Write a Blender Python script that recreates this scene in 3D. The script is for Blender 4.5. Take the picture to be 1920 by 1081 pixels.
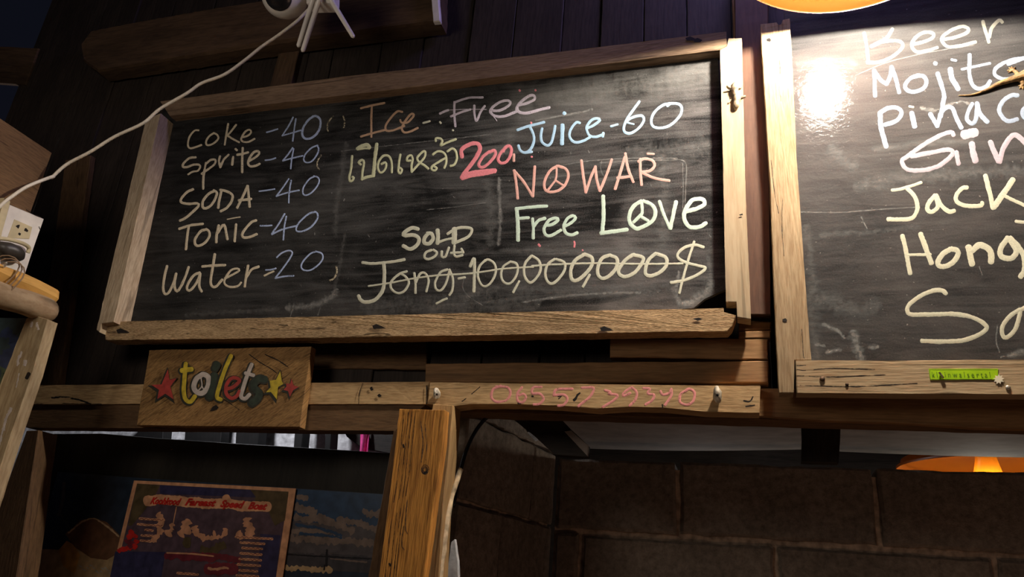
import bpy, bmesh, math, random
from mathutils import Vector, Matrix, noise

# ------------------------------------------------------------------ scene, camera, world, light, exposure
for o in list(bpy.data.objects):
    bpy.data.objects.remove(o)
SC = bpy.context.scene
COL = SC.collection
random.seed(7)
F = 1424.0                                        # focal length in pixels of the 1920 x 1081 frame
CAM = Vector((0.0, 0.0, 1.55))
AX = Vector((4825, 158, 1424)).normalized()       # along the wall, seen from the camera (right, up, back)
AZ = Vector((305, 3517, -1424)); AZ = (AZ - AX * AX.dot(AZ)).normalized()
AY = AZ.cross(AX)
cd = bpy.data.cameras.new('camera'); co = bpy.data.objects.new('camera', cd); COL.objects.link(co)
cd.sensor_width = 36.0; cd.lens = F / 1920 * 36.0; cd.clip_start = 0.02
co.matrix_world = Matrix.Translation(CAM) @ Matrix((AX, AY, AZ)).to_4x4()
SC.camera = co

SC.view_settings.view_transform = 'Standard'
SC.view_settings.look = 'None'
SC.view_settings.gamma = 1.0
SC.view_settings.use_curve_mapping = False
SC.view_settings.exposure = 0.0

w = bpy.data.worlds.new('night'); SC.world = w; w.use_nodes = True
w.node_tree.nodes['Background'].inputs[0].default_value = (0.30, 0.34, 0.62, 1)
w.node_tree.nodes['Background'].inputs[1].default_value = 0.012

BULB = Vector((0.208, 1.03, 1.55 + 1.127))        # the hanging lamp's bulb
BULB_E = 1450.0
BULB_C = (1.0, 0.91, 0.78)
RIM_R, RIM_DROP = 0.222, 0.046

def lamp_light(name, loc, energy, color, radius):
    l = bpy.data.lights.new(name, 'POINT'); l.energy = energy; l.color = color; l.shadow_soft_size = radius
    o = bpy.data.objects.new(name, l); o.location = loc; COL.objects.link(o); return o
# added violet fill with no real source, for the haze on the upper wall
lamp_light('violet_fill_light', (0.10, 1.12, 3.22), 13.0, (0.50, 0.42, 1.0), 0.10)
# added fill light that lifts the dim left side, no lamp hangs there
lamp_light('left_fill_light', (-1.05, 0.10, 2.25), 11.0, (1.0, 0.88, 0.75), 0.20)
# a warm lamp low behind the counter and a cool tube in the room beyond the block wall
lamp_light('counter_light', (0.75, 0.75, 0.70), 4.5, (1.0, 0.58, 0.38), 0.12)
lamp_light('rear_room_tube', (-0.10, 2.34, 1.835), 1.6, (1.0, 0.93, 0.90), 0.03)
lamp_light('back_room_light', (-1.8, 2.05, 2.6), 30.0, (0.95, 0.95, 1.0), 0.06)

# ------------------------------------------------------------------ pixel -> place
def ray(px, py):
    v = Vector((px - 960, 540.5 - py, -F))
    return Vector((AX.dot(v), AY.dot(v), AZ.dot(v)))
def P(px, py, y):
    r = ray(px, py); return CAM + r * (y / r.y)
def PX(px, py, x):
    r = ray(px, py); return CAM + r * (x / r.x)
V = Vector

# ------------------------------------------------------------------ materials
MATS = {}
def mat(name):
    m = bpy.data.materials.new(name); m.use_nodes = True
    nt = m.node_tree; b = nt.nodes['Principled BSDF']
    return m, nt, b
def N(nt, t, **kw):
    n = nt.nodes.new(t)
    for k, v in kw.items():
        if k.startswith('i_'):
            n.inputs[k[2:].replace('_', ' ')].default_value = v
        else: setattr(n, k, v)
    return n
def L(nt, a, b): nt.links.new(a, b)
def ramp(nt, src, stops):
    r = nt.nodes.new('ShaderNodeValToRGB'); e = r.color_ramp.elements
    while len(e) < len(stops): e.new(0.5)
    for i, (p, c) in enumerate(stops):
        e[i].position = p; e[i].color = (c[0], c[1], c[2], 1) if not isinstance(c, (int, float)) else (c, c, c, 1)
    L(nt, src, r.inputs[0]); return r
def mixc(nt, fac, a, b, mode='MIX'):
    n = nt.nodes.new('ShaderNodeMix'); n.data_type = 'RGBA'; n.blend_type = mode
    for s, v in ((n.inputs[0], fac), (n.inputs[6], a), (n.inputs[7], b)):
        if hasattr(v, 'links') or hasattr(v, 'is_linked'): L(nt, v, s)
        elif isinstance(v, (int, float)): s.default_value = v
        else: s.default_value = (*v, 1)
    return n.outputs[2]

def wood(name, light, dark, grain=55.0, stretch=2.2, rough=0.8, bump=0.25, crack=0.5, angle=0.0, stain=0.4):
    """weathered sawn wood: fibres along u, cracks, stains"""
    m, nt, b = mat(name)
    uv = N(nt, 'ShaderNodeUVMap'); oi = N(nt, 'ShaderNodeObjectInfo')
    cmb = N(nt, 'ShaderNodeCombineXYZ'); mu = N(nt, 'ShaderNodeMath', operation='MULTIPLY'); mu.inputs[1].default_value = 37.0
    L(nt, oi.outputs['Random'], mu.inputs[0])
    for k in (0, 1, 2): L(nt, mu.outputs[0], cmb.inputs[k])
    rot = N(nt, 'ShaderNodeMapping'); rot.inputs['Rotation'].default_value[2] = angle
    L(nt, uv.outputs[0], rot.inputs[0])
    add = N(nt, 'ShaderNodeVectorMath', operation='ADD'); L(nt, rot.outputs[0], add.inputs[0]); L(nt, cmb.outputs[0], add.inputs[1])
    def nz(sx, sy, detail=4, rgh=.6, dist=0):
        mp = N(nt, 'ShaderNodeMapping'); mp.inputs['Scale'].default_value = (sx, sy, 1); L(nt, add.outputs[0], mp.inputs[0])
        t = N(nt, 'ShaderNodeTexNoise'); t.inputs['Scale'].default_value = 1; t.inputs['Detail'].default_value = detail
        t.inputs['Roughness'].default_value = rgh; t.inputs['Distortion'].default_value = dist
        L(nt, mp.outputs[0], t.inputs[0]); return t.outputs[0]
    g = nz(stretch * 2, grain, 5, .62, .6)
    fine = nz(stretch * 14, grain * 7, 3, .6)
    st = nz(2.5, 7, 4, .6)
    ck = nz(stretch * 1.3, grain * 1.1, 3, .55, 1.2)
    r1 = ramp(nt, g, [(0.30, dark), (0.62, light)])
    c = mixc(nt, 0.55, r1.outputs[0], ramp(nt, fine, [(0.36, dark), (0.60, light)]).outputs[0])
    sr = ramp(nt, st, [(0.35, 1.0 - stain), (0.6, 1.0)])
    c = mixc(nt, 1.0, c, sr.outputs[0], 'MULTIPLY')
    cr = ramp(nt, ck, [(0.30, 1.0 - crack), (0.37, 1.0)])
    c = mixc(nt, 1.0, c, cr.outputs[0], 'MULTIPLY')
    L(nt, c, b.inputs['Base Color']); b.inputs['Roughness'].default_value = rough
    b.inputs['Specular IOR Level'].default_value = 0.25
    bp = N(nt, 'ShaderNodeBump'); bp.inputs['Strength'].default_value = bump; bp.inputs['Distance'].default_value = 0.003
    hm = mixc(nt, 0.5, g, fine); hm = mixc(nt, 1.0, hm, cr.outputs[0], 'MULTIPLY')
    L(nt, hm, bp.inputs['Height']); L(nt, bp.outputs[0], b.inputs['Normal'])
    return m

def plain(name, col, rough=0.6, noise_amt=0.15, scale=60, bump=0.0, spec=0.4, metal=0.0, trans=0.0):
    m, nt, b = mat(name)
    tc = N(nt, 'ShaderNodeTexCoord'); t = N(nt, 'ShaderNodeTexNoise'); t.inputs['Scale'].default_value = scale; t.inputs['Detail'].default_value = 4
    L(nt, tc.outputs['Object'], t.inputs[0])
    d = tuple(max(0, c * (1 - 2 * noise_amt)) for c in col); l = tuple(min(1, c * (1 + noise_amt)) for c in col)
    r = ramp(nt, t.outputs[0], [(0.3, d), (0.7, l)])
    L(nt, r.outputs[0], b.inputs['Base Color']); b.inputs['Roughness'].default_value = rough
    b.inputs['Specular IOR Level'].default_value = spec; b.inputs['Metallic'].default_value = metal
    if bump:
        bp = N(nt, 'ShaderNodeBump'); bp.inputs['Strength'].default_value = bump; bp.inputs['Distance'].default_value = 0.004
        L(nt, t.outputs[0], bp.inputs['Height']); L(nt, bp.outputs[0], b.inputs['Normal'])
    return m

def glow(name, col, e):
    m, nt, b = mat(name); b.inputs['Base Color'].default_value = (1, 1, 1, 1)
    b.inputs['Emission Color'].default_value = (*col, 1); b.inputs['Emission Strength'].default_value = e
    return m

def chalk(name, col, cover=0.5, grain=420.0):
    """powdery chalk: grains of dust with the board showing between them"""
    m, nt, b = mat(name); out = nt.nodes['Material Output']
    tc = N(nt, 'ShaderNodeTexCoord')
    t = N(nt, 'ShaderNodeTexNoise'); t.inputs['Scale'].default_value = grain; t.inputs['Detail'].default_value = 3; t.inputs['Roughness'].default_value = .7
    t2 = N(nt, 'ShaderNodeTexNoise'); t2.inputs['Scale'].default_value = 70; t2.inputs['Detail'].default_value = 2
    L(nt, tc.outputs['Object'], t.inputs[0]); L(nt, tc.outputs['Object'], t2.inputs[0])
    h = mixc(nt, 0.35, t.outputs[0], t2.outputs[0])
    lo = 0.62 - 0.45 * cover
    fac = ramp(nt, h, [(lo, 0.0), (lo + 0.10, 1.0)])
    cc = ramp(nt, t.outputs[0], [(0.3, tuple(c * .78 for c in col)), (0.65, col)])
    L(nt, cc.outputs[0], b.inputs['Base Color']); b.inputs['Roughness'].default_value = 1.0; b.inputs['Specular IOR Level'].default_value = 0.0
    tr = N(nt, 'ShaderNodeBsdfTransparent'); mx = N(nt, 'ShaderNodeMixShader')
    L(nt, fac.outputs[0], mx.inputs[0]); L(nt, tr.outputs[0], mx.inputs[1]); L(nt, b.outputs[0], mx.inputs[2]); L(nt, mx.outputs[0], out.inputs[0])
    return m

def haze(name, col, alpha):
    """a rubbed film of chalk dust, thinning towards its edges and broken up by scratches"""
    m, nt, b = mat(name); out = nt.nodes['Material Output']
    tc = N(nt, 'ShaderNodeTexCoord'); uv = N(nt, 'ShaderNodeUVMap'); sx = N(nt, 'ShaderNodeSeparateXYZ'); L(nt, uv.outputs[0], sx.inputs[0])
    edge = ramp(nt, sx.outputs[0], [(0.0, 0.0), (0.3, 0.75), (0.5, 1.0), (0.7, 0.75), (1.0, 0.0)])
    t = N(nt, 'ShaderNodeTexNoise'); t.inputs['Scale'].default_value = 110; t.inputs['Detail'].default_value = 6; t.inputs['Roughness'].default_value = .75
    L(nt, tc.outputs['Object'], t.inputs[0]); br = ramp(nt, t.outputs[0], [(0.36, 0.05), (0.66, 1.0)])
    f = mixc(nt, 1.0, edge.outputs[0], br.outputs[0], 'MULTIPLY'); f = mixc(nt, 1.0, f, (alpha, alpha, alpha), 'MULTIPLY')
    b.inputs['Base Color'].default_value = (*col, 1); b.inputs['Roughness'].default_value = 1.0; b.inputs['Specular IOR Level'].default_value = 0.0
    tr = N(nt, 'ShaderNodeBsdfTransparent'); mx = N(nt, 'ShaderNodeMixShader')
    L(nt, f, mx.inputs[0]); L(nt, tr.outputs[0], mx.inputs[1]); L(nt, b.outputs[0], mx.inputs[2]); L(nt, mx.outputs[0], out.inputs[0])
    return m

def blackboard(name, base, dust, dust_lo, dust_hi, rough, wave, spec, clean=None, coat=0.0):
    m, nt, b = mat(name)
    tc = N(nt, 'ShaderNodeTexCoord')
    def nz(scale, sc=(1, 1, 1), detail=5, rgh=.6, dist=0.0):
        mp = N(nt, 'ShaderNodeMapping'); mp.inputs['Scale'].default_value = sc; L(nt, tc.outputs['Object'], mp.inputs[0])
        t = N(nt, 'ShaderNodeTexNoise'); t.inputs['Scale'].default_value = scale; t.inputs['Detail'].default_value = detail
        t.inputs['Roughness'].default_value = rgh; t.inputs['Distortion'].default_value = dist
        L(nt, mp.outputs[0], t.inputs[0]); return t.outputs[0]
    broad = nz(4.0, (1, 1, 1.4), 4, .55, 1.0)
    streak = nz(7.0, (0.6, 1, 6.0), 5, .65, 1.5)
    speck = nz(170.0, (1, 1, 1), 2, .5)
    grain = nz(420.0, (1, 1, 1), 3, .7)
    h = mixc(nt, 0.5, broad, streak)
    h = mixc(nt, 0.22, h, grain)
    c = ramp(nt, h, [(dust_lo, base), (dust_hi, dust)])
    if clean:      # the left part is wiped cleaner than the right
        sx = N(nt, 'ShaderNodeSeparateXYZ'); L(nt, tc.outputs['Object'], sx.inputs[0])
        mr = N(nt, 'ShaderNodeMapRange'); mr.inputs[1].default_value = clean[0]; mr.inputs[2].default_value = clean[1]; mr.inputs[3].default_value = .12; mr.inputs[4].default_value = 1.0
        L(nt, sx.outputs[0], mr.inputs[0])
        cmix = mixc(nt, mr.outputs[0], base, c.outputs[0])
    else: cmix = c.outputs[0]
    if coat:
        b.inputs['Coat Weight'].default_value = coat; b.inputs['Coat Roughness'].default_value = .10
    sp = ramp(nt, speck, [(0.70, 0.0), (0.76, 0.35)])
    col = mixc(nt, sp.outputs[0], cmix, (0.42, 0.40, 0.36))
    L(nt, col, b.inputs['Base Color'])
    rr = ramp(nt, h, [(dust_lo, rough), (dust_hi + .1, min(1, rough + .25))]); L(nt, rr.outputs[0], b.inputs['Roughness'])
    b.inputs['Specular IOR Level'].default_value = spec
    bp = N(nt, 'ShaderNodeBump'); bp.inputs['Strength'].default_value = wave; bp.inputs['Distance'].default_value = 0.004
    wv = nz(95.0, (1, 1, 1.5), 4, .6, .5); L(nt, wv, bp.inputs['Height']); L(nt, bp.outputs[0], b.inputs['Normal']); L(nt, bp.outputs[0], b.inputs['Coat Normal'])
    return m

M = {}
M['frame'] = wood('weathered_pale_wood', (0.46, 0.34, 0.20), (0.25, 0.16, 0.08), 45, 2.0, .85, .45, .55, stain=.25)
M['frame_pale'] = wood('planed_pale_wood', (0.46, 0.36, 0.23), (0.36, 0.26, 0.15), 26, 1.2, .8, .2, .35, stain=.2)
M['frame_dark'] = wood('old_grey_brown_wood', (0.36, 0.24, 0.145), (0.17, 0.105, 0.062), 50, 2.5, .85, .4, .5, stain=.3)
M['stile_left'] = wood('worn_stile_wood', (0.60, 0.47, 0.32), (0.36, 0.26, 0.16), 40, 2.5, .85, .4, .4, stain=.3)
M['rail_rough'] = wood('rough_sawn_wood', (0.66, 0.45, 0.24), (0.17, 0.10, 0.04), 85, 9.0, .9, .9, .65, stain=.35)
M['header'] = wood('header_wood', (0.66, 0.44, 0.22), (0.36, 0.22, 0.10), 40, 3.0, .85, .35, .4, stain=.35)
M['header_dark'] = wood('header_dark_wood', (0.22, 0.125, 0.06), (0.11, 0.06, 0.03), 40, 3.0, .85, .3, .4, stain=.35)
M['siding'] = wood('brown_siding', (0.37, 0.20, 0.085), (0.20, 0.105, 0.042), 30, 1.5, .7, .2, .3, stain=.3)
M['red_brown'] = wood('red_brown_board', (0.105, 0.052, 0.030), (0.065, 0.030, 0.017), 30, 1.5, .7, .2, .3, stain=.3)
M['siding_dark'] = wood('black_brown_boards', (0.050, 0.036, 0.028), (0.022, 0.016, 0.013), 30, 1.5, .75, .2, .4, stain=.4)
M['beam'] = wood('roof_beam_wood', (0.13, 0.075, 0.04), (0.06, 0.035, 0.02), 24, 1.5, .85, .2, .3, stain=.4)
M['post'] = wood('orange_pine', (0.86, 0.39, 0.075), (0.17, 0.055, 0.009), 42, 1.3, .75, 1.0, .6, stain=.4)
M['post_pale'] = wood('pale_pine', (0.55, 0.35, 0.15), (0.30, 0.17, 0.07), 50, 2, .8, .4, .4)
M['sign'] = wood('diagonal_plywood', (0.42, 0.235, 0.085), (0.11, 0.052, 0.016), 60, 5, .7, .6, .5, angle=math.radians(33), stain=.3)
M['sign_edge'] = wood('lamplit_edge', (0.90, 0.64, 0.28), (0.66, 0.42, 0.16), 40, 2, .8, .2, .2)
M['dark_frame'] = wood('dark_timber', (0.035, 0.027, 0.022), (0.016, 0.012, 0.010), 30, 2, .6, .2, .3)
M['log'] = wood('orange_split_log', (0.75, 0.42, 0.11), (0.50, 0.25, 0.06), 30, 1.2, .75, .3, .5, stain=.2)
M['bark'] = wood('pale_driftwood', (0.55, 0.40, 0.24), (0.30, 0.19, 0.10), 24, 2.5, .85, .5, .5)
M['paint_chipped'] = wood('chipped_paint_wood', (0.55, 0.42, 0.24), (0.30, 0.20, 0.10), 26, 2.2, .8, .4, .4, stain=.4)
M['board_a'] = blackboard('menu_blackboard_black', (0.008, 0.0078, 0.0076), (0.19, 0.182, 0.174), .42, .72, .60, .12, .12, (-.95, .25))
M['board_b'] = blackboard('menu_blackboard_gloss', (0.020, 0.0195, 0.020), (0.098, 0.093, 0.088), .36, .70, .50, .14, .06, None, .22)
M['white_plastic'] = plain('white_plastic', (0.82, 0.76, 0.68), .35, .06, 40, 0, .5)
M['ivory'] = plain('yellowed_plastic', (0.60, 0.50, 0.30), .4, .1, 40, 0, .5)
M['black_plastic'] = plain('black_plastic', (0.015, 0.015, 0.018), .25, .1, 40, 0, .5)
M['grey_plastic'] = plain('grey_plastic', (0.045, 0.038, 0.032), .45, .1, 40, 0, .5)
M['cable'] = plain('white_cable', (0.74, 0.66, 0.54), .5, .08, 90, 0, .4)
M['hole'] = plain('hole_dark', (0.012, 0.008, 0.006), .9, .2)
M['nail'] = plain('rusty_nail', (0.10, 0.06, 0.035), .6, .3, 200, 0, .5, .6)
M['steel'] = plain('staple_steel', (0.62, 0.56, 0.46), .35, .1, 200, 0, .5, .7)
M['bone'] = plain('bone_peg', (0.62, 0.55, 0.42), .55, .35, 90, .5, .4)
M['gecko'] = plain('gecko_skin', (0.24, 0.14, 0.05), .6, .35, 130, .6, .4)
M['gecko_pale'] = plain('gecko_pale_skin', (0.40, 0.30, 0.19), .6, .35, 110, .6, .4)
M['stick'] = plain('peeled_stick', (0.62, 0.48, 0.30), .7, .35, 45, .5, .3)
M['plaster'] = plain('rough_white_plaster', (0.60, 0.60, 0.62), .9, .25, 35, .8, .2)
M['pink'] = plain('pink_towel', (0.90, 0.10, 0.38), .95, .12, 90, .4, .1)
M['sheet'] = plain('roof_sheet_grey', (0.34, 0.30, 0.27), .95, .12, 18, .1, .05)
M['floor'] = plain('dark_ground', (0.10, 0.08, 0.06), .9, .2, 6, .3, .2)
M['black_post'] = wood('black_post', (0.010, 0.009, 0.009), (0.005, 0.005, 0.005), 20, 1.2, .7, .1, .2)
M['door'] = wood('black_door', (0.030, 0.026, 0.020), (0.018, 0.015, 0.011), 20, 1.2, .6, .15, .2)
M['bulb'] = glow('bulb_glow', BULB_C, BULB_E)

def block_material():
    m, nt, b = mat('concrete_block')
    tc = N(nt, 'ShaderNodeTexCoord')
    t = N(nt, 'ShaderNodeTexNoise'); t.inputs['Scale'].default_value = 60; t.inputs['Detail'].default_value = 8; t.inputs['Roughness'].default_value = .7
    t2 = N(nt, 'ShaderNodeTexNoise'); t2.inputs['Scale'].default_value = 5; t2.inputs['Detail'].default_value = 3
    L(nt, tc.outputs['Object'], t.inputs[0]); L(nt, tc.outputs['Object'], t2.inputs[0])
    c = ramp(nt, t.outputs[0], [(0.3, (0.17, 0.135, 0.105)), (0.7, (0.44, 0.36, 0.285))])
    s = ramp(nt, t2.outputs[0], [(0.35, 0.7), (0.65, 1.0)])
    L(nt, mixc(nt, 1.0, c.outputs[0], s.outputs[0], 'MULTIPLY'), b.inputs['Base Color']); b.inputs['Roughness'].default_value = .95
    bp = N(nt, 'ShaderNodeBump'); bp.inputs['Strength'].default_value = .9; bp.inputs['Distance'].default_value = 0.006
    L(nt, t.outputs[0], bp.inputs['Height']); L(nt, bp.outputs[0], b.inputs['Normal'])
    return m
M['block'] = block_material()
M['mortar'] = plain('mortar', (0.55, 0.42, 0.31), .95, .25, 60, .6, .2)

def shade_material():
    m, nt, b = mat('yellow_shade_plastic'); out = nt.nodes['Material Output']
    b.inputs['Base Color'].default_value = (0.15, 0.034, 0.0010, 1); b.inputs['Roughness'].default_value = .35
    tl = N(nt, 'ShaderNodeBsdfTranslucent'); tl.inputs[0].default_value = (0.20, 0.055, 0.002, 1)
    mx = N(nt, 'ShaderNodeMixShader'); mx.inputs[0].default_value = .25
    L(nt, b.outputs[0], mx.inputs[1]); L(nt, tl.outputs[0], mx.inputs[2]); L(nt, mx.outputs[0], out.inputs[0]); return m
M['shade'] = shade_material()

# ------------------------------------------------------------------ objects
def empty(name, loc):
    o = bpy.data.objects.new(name, None); o.location = loc; o.empty_display_size = .05; COL.objects.link(o); return o
def tag(o, label=None, cat=None, group=None, kind=None):
    if label: o['label'] = label
    if cat: o['category'] = cat
    if group: o['group'] = group
    if kind: o['kind'] = kind
    return o
def wloc(o):
    l = Vector((0, 0, 0))
    while o: l += o.location; o = o.parent
    return l
def build(name, verts, faces, mats, parent=None, fm=None, uvs=None, smooth=False, origin=None, label=None):
    """verts in world space"""
    base = wloc(parent) if parent else Vector((0, 0, 0))
    org = origin if origin is not None else base
    me = bpy.data.meshes.new(name)
    me.from_pydata([tuple(Vector(v) - org) for v in verts], [], faces)
    for mm in (mats if isinstance(mats, (list, tuple)) else [mats]): me.materials.append(mm)
    if fm: 
        for p, i in zip(me.polygons, fm): p.material_index = i
    if uvs:
        ul = me.uv_layers.new(name='UVMap')
        for p in me.polygons:
            for li, vi in zip(p.loop_indices, p.vertices): ul.data[li].uv = uvs[vi]
    if smooth:
        for p in me.polygons: p.use_smooth = True
    me.validate(); me.update()
    o = bpy.data.objects.new(name, me); COL.objects.link(o)
    if parent: o.parent = parent; o.location = org - base
    else: o.location = org
    if label: o['label'] = label
    return o

def jit(p, amp, s=45.0, k=0.0):
    return Vector((noise.noise(p * s + V((k, 3, 1))), noise.noise(p * s + V((7, k, 11))), noise.noise(p * s + V((5, 9, k))))) * amp

class Geo:
    """collects shapes (with uv along the grain) into one mesh"""
    def __init__(s): s.v = []; s.f = []; s.m = []; s.uv = []; s.mats = []
    def mi(s, m):
        if m not in s.mats: s.mats.append(m)
        return s.mats.index(m)
    def add(s, vs, fs, m, uvs=None):
        b = len(s.v); s.v += [Vector(v) for v in vs]; s.f += [tuple(b + i for i in f) for f in fs]
        s.m += [s.mi(m)] * len(fs); s.uv += list(uvs) if uvs else [(v[0] + v[1], v[2]) for v in vs]
    def plank(s, c, depth, m, amp=0.0009, bev=0.0018, step=0.018, ndepth=None):
        """c = 4 world corners TL TR BR BL of the front face; body goes back along ndepth*depth; grain along the longer side"""
        TL, TR, BR, BL = [Vector(q) for q in c]
        horiz = ((TR - TL).length + (BR - BL).length) >= ((BL - TL).length + (BR - TR).length)
        if not horiz: A, B_, C, D = BL, TL, TR, BR      # u from BL to TL, v from left to right
        else: A, B_, C, D = TL, TR, BR, BL
        # A->B along grain (v=0), D->C along grain (v=1)
        Ln = ((B_ - A).length + (C - D).length) / 2; Wd = ((D - A).length + (C - B_).length) / 2
        nrm = (B_ - A).cross(D - A).normalized()
        back = Vector(ndepth) if ndepth is not None else V((0, 1, 0))
        if back.dot(nrm) > 0: nrm = -nrm
        nu = max(3, min(90, int(Ln / step))); bv = min(bev / max(Wd, 1e-5), .3); bu = min(bev / Ln, .2)
        us = [0, bu] + [i / nu for i in range(1, nu)] + [1 - bu, 1]
        us = sorted(set(us)); vv = [0, bv, .25, .5, .75, 1 - bv, 1]
        k = random.random() * 50
        vs = []; uvs = []
        for u in us:
            for v in vv:
                p = A.lerp(B_, u).lerp(D.lerp(C, u), v)
                edge = u in (0, 1) or v in (0, 1)
                if edge: p = p + back * bev
                q = p + jit(p, amp * (1.6 if edge else .6), 30, k)
                vs.append(q); uvs.append((u * Ln, v * Wd))
        nv = len(vv); fs = []
        for i in range(len(us) - 1):
            for j in range(nv - 1):
                fs.append((i * nv + j, (i + 1) * nv + j, (i + 1) * nv + j + 1, i * nv + j + 1))
        # rim and back
        ring = [i * nv for i in range(len(us))] + [(len(us) - 1) * nv + j for j in range(1, nv)] + \
               [i * nv + nv - 1 for i in range(len(us) - 2, -1, -1)] + [j for j in range(nv - 2, 0, -1)]
        n0 = len(vs)
        for i in ring:
            vs.append(vs[i] + back * depth); uu = uvs[i]
            uvs.append((uu[0], uu[1] - depth if uu[1] < Wd / 2 else uu[1] + depth))
        R = len(ring)
        for i in range(R):
            a, b = ring[i], ring[(i + 1) % R]; fs.append((a, n0 + i, n0 + (i + 1) % R, b))
        fs.append(tuple(n0 + i for i in range(R)))
        s.add(vs, fs, m, uvs); return s
    def poly(s, pts, y, depth, m, amp=0.0006, step=0.012, horiz=True, bev=0.0012, back=None):
        """prism over an outline given in pixels (on the plane y)"""
        w_ = [P(x, yy, y) for x, yy in pts]; return s.polyw(w_, depth, m, amp, step, horiz, bev, back)
    def polyw(s, w_, depth, m, amp=0.0006, step=0.012, horiz=True, bev=0.0012, back=None):
        bk = Vector(back) if back else V((0, 1, 0)); k = random.random() * 50
        out = []
        for i, a in enumerate(w_):
            b = w_[(i + 1) % len(w_)]; n = max(1, int((b - a).length / step))
            for j in range(n): 
                p = a.lerp(b, j / n); out.append(p + jit(p, amp, 60, k))
        cen = sum(out, V((0, 0, 0))) / len(out); n = len(out)
        inner = []
        for p in out:
            d = cen - p; inner.append(p + d * min(.3, bev / max(d.length, 1e-6)))
        vs = inner + [p + bk * bev for p in out] + [p + bk * depth for p in out]
        def uvf(p):
            q = p - w_[0]
            return (q.x, q.z) if horiz else (q.z, q.x)
        uvs = [uvf(p) for p in inner] + [uvf(p) for p in out] + [tuple(c + depth for c in uvf(p)) for p in out]
        fs = [tuple(range(n))]
        for r in (0, n):
            for i in range(n): fs.append((r + i, r + n + i, r + n + (i + 1) % n, r + (i + 1) % n))
        fs.append(tuple(range(2 * n, 3 * n)))
        s.add(vs, fs, m, uvs); return s
    def box(s, lo, hi, m):
        x0, y0, z0 = lo; x1, y1, z1 = hi
        s.add([(x0, y0, z0), (x1, y0, z0), (x1, y1, z0), (x0, y1, z0), (x0, y0, z1), (x1, y0, z1), (x1, y1, z1), (x0, y1, z1)],
              [(0, 1, 2, 3), (4, 5, 6, 7), (0, 1, 5, 4), (1, 2, 6, 5), (2, 3, 7, 6), (3, 0, 4, 7)], m); return s
    def tube(s, pts, rad, m, seg=10, flat=1.0):
        pts = [Vector(p) for p in pts]; n = len(pts); vs = []; fs = []; uvs = []
        rr = rad if isinstance(rad, (list, tuple)) else [rad] * n
        up = None; acc = 0
        for i, p in enumerate(pts):
            t = (pts[min(i + 1, n - 1)] - pts[max(i - 1, 0)]).normalized()
            if up is None: up = t.orthogonal().normalized()
            up = (up - t * up.dot(t)).normalized(); sd = t.cross(up)
            if i: acc += (p - pts[i - 1]).length
            for k in range(seg):
                a = 2 * math.pi * k / seg
                vs.append(p + (up * math.cos(a) + sd * math.sin(a)) * rr[i]); uvs.append((acc, k / seg * .05))
        for i in range(n - 1):
            for k in range(seg):
                fs.append((i * seg + k, i * seg + (k + 1) % seg, (i + 1) * seg + (k + 1) % seg, (i + 1) * seg + k))
        fs.append(tuple(range(seg))); fs.append(tuple((n - 1) * seg + k for k in range(seg)))
        s.add(vs, fs, m, uvs); return s
    def ball(s, c, r, m, axes=None, seg=24, rings=14):
        c = Vector(c); r = Vector(r) if isinstance(r, (tuple, list, Vector)) else V((r, r, r))
        ax = axes or (V((1, 0, 0)), V((0, 1, 0)), V((0, 0, 1)))
        vs = []; fs = []
        for i in range(rings + 1):
            th = math.pi * i / rings
            for k in range(seg):
                a = 2 * math.pi * k / seg
                q = (math.sin(th) * math.cos(a) * r.x, math.sin(th) * math.sin(a) * r.y, math.cos(th) * r.z)
                vs.append(c + ax[0] * q[0] + ax[1] * q[1] + ax[2] * q[2])
        for i in range(rings):
            for k in range(seg):
                fs.append((i * seg + k, i * seg + (k + 1) % seg, (i + 1) * seg + (k + 1) % seg, (i + 1) * seg + k))
        s.add(vs, fs, m); return s
    def lathe(s, c, prof, m, seg=64, axis=None):
        """prof: (r, z) pairs from c along axis"""
        az = Vector(axis).normalized() if axis else V((0, 0, 1)); ux = az.orthogonal().normalized(); uy = az.cross(ux); c = Vector(c)
        vs = []; fs = []
        for r, z in prof:
            for k in range(seg):
                a = 2 * math.pi * k / seg; vs.append(c + (ux * math.cos(a) + uy * math.sin(a)) * r + az * z)
        for i in range(len(prof) - 1):
            for k in range(seg): fs.append((i * seg + k, i * seg + (k + 1) % seg, (i + 1) * seg + (k + 1) % seg, (i + 1) * seg + k))
        s.add(vs, fs, m); return s
    # ---- marks lying on a plane y = const (chalk, paint, print)
    lift = 0.0
    def stroke(s, pts, w, y, m, thick=0.0006, step=2.2, rough=0.10, closed=False):
        """a drawn line: pixel points, width in pixels, on the plane y"""
        pts = [Vector((p[0], p[1])) for p in pts]
        if len(pts) == 1: pts = [pts[0], pts[0] + Vector((1.2, .3))]
        ctrl = [pts[0] * 2 - pts[1]] + pts + [pts[-1] * 2 - pts[-2]]
        path = []
        for i in range(1, len(ctrl) - 2):
            p0, p1, p2, p3 = ctrl[i - 1:i + 3]; n = max(2, int((p2 - p1).length / step))
            for j in range(n):
                t = j / n
                path.append(.5 * ((2 * p1) + (p2 - p0) * t + (2 * p0 - 5 * p1 + 4 * p2 - p3) * t * t + (3 * p1 - p0 - 3 * p2 + p3) * t ** 3))
        path.append(pts[-1])
        r = w / 2
        d0 = (path[0] - path[1]); d1 = (path[-1] - path[-2])
        d0 = d0.normalized() if d0.length > 0 else Vector((1, 0)); d1 = d1.normalized() if d1.length > 0 else Vector((1, 0))
        full = []
        for a in (1.0, .85, .5): full.append((path[0] + d0 * r * a * .8, max(.15, math.sqrt(max(0, 1 - a * a)))))
        full += [(p, 1.0) for p in path]
        for a in (.5, .85, 1.0): full.append((path[-1] + d1 * r * a * .8, max(.15, math.sqrt(max(0, 1 - a * a)))))
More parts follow.
